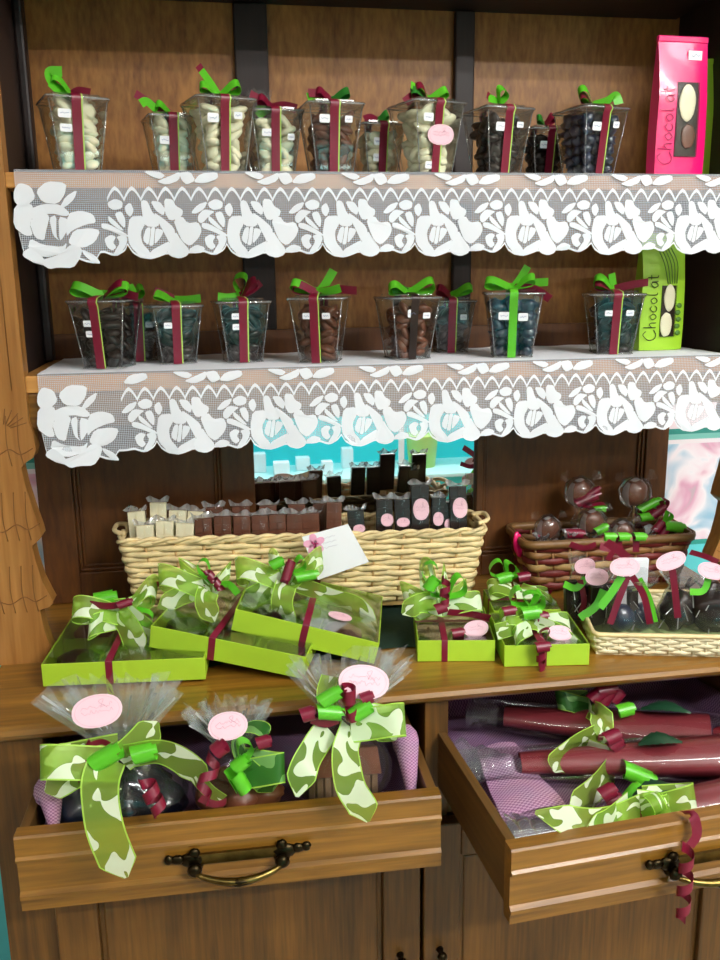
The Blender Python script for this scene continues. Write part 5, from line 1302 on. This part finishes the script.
def package(label, px, py, Y, rx, rz_, neck, fan, seed, lab):
    c = W(px, py, Y)
    P = thing('cellophane_package', label, 'package', (c.x, c.y, c.z-rz_*.95), group='wrapped packages in the left drawer')
    nk = W(*neck)-P.location
    q = MB()
    def Fb(u, v):
        a = 2*PI*u; pr = math.sin(PI*(.06+.80*v))**.7; k = 1+.09*noise.noise(V((math.cos(a)*2.5, math.sin(a)*2.5, v*5+seed)))+.05*math.sin(a*11)*v**3
        cx = V((0, 0, 0)).lerp(nk, v**2)
        return V((cx.x+math.cos(a)*rx*1.06*pr*k*(1-.75*v**4), cx.y+math.sin(a)*rx*.78*pr*k*(1-.75*v**4), nk.z*v))
    q.grid(Fb, 40, 16, 0, True); q.build('bag_body', M['cello'], P)
    q = MB()
    cello_fan(q, nk, .010, fan[0], fan[1], 0, 2*PI, 26, seed, fan[2:], 0, .45); cello_fan(q, nk+V((.004, .006, -.002)), .008, fan[0]*.7, fan[1]*1.02, 0, 2*PI, 20, seed+1, fan[2:], 0, .45)
    q.build('bag_top', M['cellof'], P)
    rnd = random.Random(seed); q = MB()
    for k in range(13):
        a = rnd.uniform(-.2, PI+.2); rr = fan[0]*rnd.uniform(.75, 1.05); e = nk+V((fan[2]+rr*math.cos(a), fan[3]-.35*rr*abs(math.sin(a)), fan[1]*rnd.uniform(.55, 1.0)))
        b0 = nk.lerp(e, .55); sd_ = V((.3, -.2, .2)).cross(e-b0).normalized()*.0022
        q.add([b0-sd_*.3, e-sd_, e+sd_, b0+sd_*.3], [(0, 1, 2, 3)], 0)
    q.build('cellophane_fold_glints', M['streak'], P)  # white strips along the folds, painted in as highlights
    lp = W(lab[0], lab[1], lab[2])-P.location; label_part(P, lp, (1, 0, lab[5]), (-lab[5], .45, 1), lab[3], lab[4], seed)
    return P
# left package: dark foil eggs
P = package('left cellophane package of dark foil eggs with a big sheer leaf bow', 122, 798, -.515, .080, .052, (122, 752, -.535), (.080, .085, -.012, .012), 21, (97, 711, -.575, .029, .020, .12))
for i, (px, py, Y, r) in enumerate(((85, 808, -.535, .031), (122, 806, -.550, .034), (160, 802, -.535, .031), (105, 790, -.49, .030), (145, 786, -.49, .032), (108, 772, -.515, .028), (138, 770, -.515, .028))):
    c = W(px, py, Y); c.z = max(c.z, FL+r*.9+.004); o = MB().blob((0, 0, 0), (r*1.1, r*.95, r*.9), 0, .12, 2.2, i, 20, 14).build('foil_egg', M['egg'] if i != 0 else M['dblue']); o.location = c
    tag(o, ['blue-black foil egg at the left of the left package', 'middle front foil egg of the left package', 'right front foil egg of the left package', 'rear left foil egg of the left package', 'rear right foil egg of the left package', 'upper left foil egg of the left package', 'upper right foil egg of the left package'][i], 'chocolate egg', 'foil eggs in the left package')
bw = Bow(P); Yb = -.575
bw.loop('s', (118, 757, Yb), (42, 764, Yb), .042, .040, (0, .62, .78)); bw.tail('s', [(112, 758, Yb), (82, 772, Yb-.005), (60, 785, Yb-.005), (45, 792, Yb)], .030, .3)
bw.tail('s', [(120, 760, Yb-.005), (140, 742, Yb+.01), (158, 722, Yb+.03)], .044); bw.tail('s', [(128, 756, Yb), (160, 752, Yb-.01), (186, 764, Yb-.01), (206, 786, Yb)], .040, .3)
bw.tail('s', [(108, 758, Yb-.005), (100, 785, -.61), (104, 825, -.645), (116, 858, -.650), (126, 878, -.648)], .044, .1)
bw.roll('g', (95, 764, Yb-.012), (122, 748, Yb-.012), .011); bw.roll('g', (134, 756, Yb-.012), (158, 750, Yb-.012), .011)
bw.curl('b', (94, 744, Yb), (74, 778, Yb-.012), .011, 1.5, .010, .5); bw.curl('b', (146, 780, -.60), (160, 812, -.612), .011, 2.2, .012); bw.tail('b', [(90, 745, Yb-.006), (104, 742, Yb), (116, 752, Yb)], .009)
bw.build()
# middle package: milk chocolates
P = package('middle cellophane package of brown chocolates with dark leafy ribbon', 236, 785, -.515, .055, .045, (234, 752, -.53), (.052, .062, -.006, .01), 31, (228, 726, -.56, .024, .018, .05))
for i, (px, py, Y, r) in enumerate(((215, 795, -.54, .022), (240, 797, -.545, .023), (264, 793, -.54, .022), (228, 780, -.50, .022), (252, 780, -.50, .022))):
    c = W(px, py, Y); c.z = max(c.z, FL+r*.8+.003); o = MB().blob((0, 0, 0), (r*1.15, r, r*.8), 0, .2, 2.2, i+8, 18, 12).build('brown_egg', M['mchoc']); o.location = c
    tag(o, ['left front brown chocolate of the middle package', 'centre front brown chocolate of the middle package', 'right front brown chocolate of the middle package', 'rear left brown chocolate of the middle package', 'rear right brown chocolate of the middle package'][i], 'chocolate egg', 'brown chocolates in the middle package')
bw = Bow(P)
bw.loop('d', (240, 764, Yb), (248, 726, Yb+.03), .040, .022, (.4, .8, .3)); bw.loop('d', (246, 768, Yb), (284, 768, Yb), .034, .036, (0, .6, .8)); bw.tail('d', [(244, 766, Yb-.005), (262, 782, Yb-.005), (272, 792, Yb)], .032)
bw.roll('g', (236, 768, Yb-.01), (248, 758, Yb-.01), .009); bw.roll('g', (233, 770, Yb-.012), (246, 792, Yb-.014), .010); bw.loop('g', (240, 765, Yb-.01), (250, 742, Yb), .02, .014)
bw.roll('b', (216, 752, Yb-.01), (226, 744, Yb-.01), .010); bw.roll('b', (258, 744, Yb), (272, 740, Yb), .008); bw.curl('b', (214, 756, Yb-.006), (202, 800, -.605), .011, 1.6, .012, 1.0); bw.tail('b', [(200, 798, -.607), (214, 804, -.607), (226, 802, -.60)], .012)
bw.tail('s', [(196, 776, Yb-.005), (208, 790, Yb-.01), (222, 800, Yb-.01)], .020)
bw.build()
# right package: chocolate cabin
P = package('right cellophane package around a brown chocolate house with sheer ribbon tails', 342, 775, -.51, .066, .058, (345, 722, -.53), (.074, .085, .010, .012), 41, (364, 682, -.57, .032, .022, -.18))
c = W(342, 790, -.51)
Hs = thing('chocolate_house', 'ridged brown chocolate house inside the right package of the left drawer', 'chocolate', (c.x, c.y, FL+.006), -.04)
q = MB(); q.b2(-.044, .044, -.03, .03, 0, .074)
for k in range(9): q.b2(-.046+.0102*k, -.0385+.0102*k, -.033, -.03, 0, .074)
q.build('walls', plain('cocoa_dust', '#86694f', .6, var=.25, bscale=60), Hs, bevel=.001)
q = MB(); q.prism([(-.038, .074), (.038, .074), (0, .092)], 0, -.048, .048); q.build('roof', M['mchoc'], Hs, bevel=.002)
q = MB(); q.b2(-.016, .016, -.036, -.033, .034, .044); q.build('sign_plate', M['mchoc'], Hs, bevel=.001)
bw = Bow(P); Yc = -.57
bw.tail('t', [(328, 728, Yc), (316, 745, Yc-.015), (304, 768, -.605), (297, 797, -.612)], .036, .1); bw.tail('t', [(352, 728, Yc), (346, 752, -.60), (350, 785, -.640), (362, 806, -.649), (368, 822, -.648)], .036, .1)
bw.loop('t', (350, 720, Yc), (402, 722, Yc), .046, .040, (0, .62, .78)); bw.tail('t', [(356, 722, Yc-.004), (378, 728, Yc-.006), (396, 740, Yc-.006)], .034); bw.tail('s', [(330, 712, Yc), (326, 692, Yc+.02), (330, 676, Yc+.03)], .026)
bw.roll('g', (322, 702, Yc-.012), (342, 690, Yc-.012), .009); bw.roll('g', (318, 712, Yc-.014), (344, 714, Yc-.014), .009); bw.roll('g', (354, 716, Yc-.014), (372, 704, Yc-.014), .010)
bw.roll('b', (349, 686, Yc-.012), (349, 704, Yc-.012), .009); bw.roll('b', (302, 716, Yc-.01), (316, 712, Yc-.01), .009); bw.roll('b', (350, 708, Yc-.016), (354, 720, Yc-.016), .009); bw.roll('b', (362, 700, Yc-.01), (374, 696, Yc-.01), .008); bw.tail('b', [(312, 720, Yc-.01), (326, 724, Yc-.01), (338, 720, Yc-.01)], .012)
bw.build()

# ------------------------------------------------------------------ three wrapped chocolate roses in the right drawer
def rose(label, a, b, za, zb, r0, r1, tip, leaves, seed):
    """a, b: image columns/rows of the narrow end and of a point along the stem, at heights za, zb"""
    A_ = at(*a, 2, za); B_ = at(*b, 2, zb); t = (B_-A_).normalized(); e = A_+t*.50
    Rr = thing('wrapped_rose', label, 'chocolate rose', A_, group='wrapped roses in the right drawer')
    n = t.cross(V((0, 0, 1))).normalized(); up = n.cross(t); L = .36
    def cone(mb, s0, s1, ra, rb, ov, seg=26, m=0, wob=.05, sd=0):
        vs = []
        def Fp(u, v):
            q_ = 2*PI*(1+ov)*u; s_ = s0+(s1-s0)*v; r = ra+(rb-ra)*v; r *= 1+.06*u+wob*noise.noise(V((math.cos(q_)*1.5, math.sin(q_)*1.5, v*6+sd)))
            return t*s_+n*r*math.cos(q_+2.2)+up*r*.72*math.sin(q_+2.2)
        mb.grid(Fp, seg, 14, m, True)
    q = MB(); cone(q, .0, L*.82, r0, r1, .15, sd=seed); q.build('paper_cone', M['conep'], Rr)
    q = MB(); cone(q, -tip, L*.95, r0*1.5, r1*1.12, .0, 30, 0, .10, seed+3); q.build('wrapper', M['film'], Rr)
    q = MB(); cone(q, -tip-.004, -.01, r0*(2.4 if tip > .06 else 1.5), r0*.9, 0, 26, 0, .35, seed+6); q.build('wrapper_end', M['cellof'], Rr)
    q = MB()
    for k, (s_, w_, ll) in enumerate(leaves):
        c = t*s_+up*r1*.85+n*w_
        def Lf(u, v): 
            ww = .016*math.sin(PI*min(1, .05+.95*v))*(1+.12*math.sin(v*40)); return c+t*ll*v+n*(u-.5)*2*ww+up*(.010*math.sin(PI*v)-.006*abs(u-.5))
        q = MB(); q.grid(Lf, 4, 16, 0, True); q.build('leaf', M['leaf'], Rr)
    q = MB(); c = t*(L*.82)
    for k in range(9):
        a_ = k*2.4; rr = .006+.0032*k
        def Pt(u, v):
            an = a_+(u-.5)*1.9; r_ = rr*(.55+.6*v); return c+t*(.012+.030*v-.001*k)+(n*math.cos(an)+up*math.sin(an)*.8)*r_
        q.grid(Pt, 8, 5, 0, True)
    q.build('rose_head', plain('rose_red', '#7c1424', .4), Rr)
    return Rr
zq = CT-.118
R1 = rose('wrapped rose at the back of the right drawer, clear tube end pointing left', (505, 716), (700, 735), .782, .792, .019, .038, .052, [(.20, -.005, .07)], 1)
bw = Bow(R1); 
bw.tail('s', [(590, 706, -.42), (602, 720, -.46), (598, 736, -.475)], .040); bw.tail('s', [(604, 732, -.46), (580, 744, -.49), (560, 760, -.52), (554, 772, -.53)], .034); bw.loop('d', (590, 704, -.40), (556, 700, -.38), .03, .03, (0, .6, .8)); bw.loop('t', (596, 700, -.40), (610, 690, -.37), .022, .02)
for a, b in (((592, 700), (604, 690)), ((602, 704), (612, 690)), ((612, 702), (622, 690)), ((598, 692), (616, 688))): bw.roll('b', (*a, -.425), (*b, -.425), .010)
bw.roll('g', (618, 712, -.45), (634, 708, -.45), .010); bw.tail('b', [(598, 738, -.475), (612, 736, -.475), (622, 744, -.48)], .014)
bw.build()
R2 = rose('middle wrapped rose of the right drawer with loose crumpled cellophane at its left end', (520, 763), (700, 757), .784, .794, .017, .036, .085, [(.16, .01, .06)], 2)
bw = Bow(R2)
bw.tail('t', [(586, 748, -.50), (604, 756, -.52), (612, 772, -.54)], .036); bw.tail('s', [(614, 766, -.52), (600, 784, -.56), (582, 802, -.60), (568, 816, -.62)], .044); bw.loop('t', (604, 750, -.49), (616, 738, -.48), .024, .022)
for a, b in (((606, 740), (620, 734)), ((612, 748), (622, 738)), ((602, 796), (616, 788)), ((606, 804), (622, 798))): bw.roll('b', (*a, -.52 if a[1] < 760 else -.60), (*b, -.52 if a[1] < 760 else -.60), .010)
bw.roll('g', (624, 770, -.55), (654, 782, -.56), .012); bw.roll('g', (630, 800, -.60), (642, 786, -.595), .011)
bw.build()
R3 = rose('wrapped rose at the front of the right drawer, its ribbon curling over the drawer edge', (560, 828), (720, 800), .765, .770, .015, .034, .07, [(.10, .0, .07)], 3)
bw = Bow(R3)
bw.tail('s', [(640, 808, -.64), (610, 820, -.67), (580, 822, -.69), (535, 812, -.70)], .034, .5); bw.tail('t', [(628, 804, -.64), (606, 822, -.68), (586, 830, -.70)], .030, .5)
bw.loop('s', (645, 806, -.64), (690, 798, -.64), .040, .036, (0, .62, .78)); bw.loop('s', (640, 806, -.64), (668, 806, -.65), .030, .030, (0, .6, .8)); bw.roll('s', (650, 806, -.655), (664, 800, -.655), .012)
Yf = DR[1].translation.y-.012+.018
bw.tail('b', [(682, 812, Yf+.015), (693, 816, Yf), (697, 834, Yf-.004), (690, 846, Yf-.006)], .012, .1); bw.curl('b', (688, 846, Yf-.016), (682, 922, Yf-.022), .009, 3.4, .013, 1.0)
bw.build()
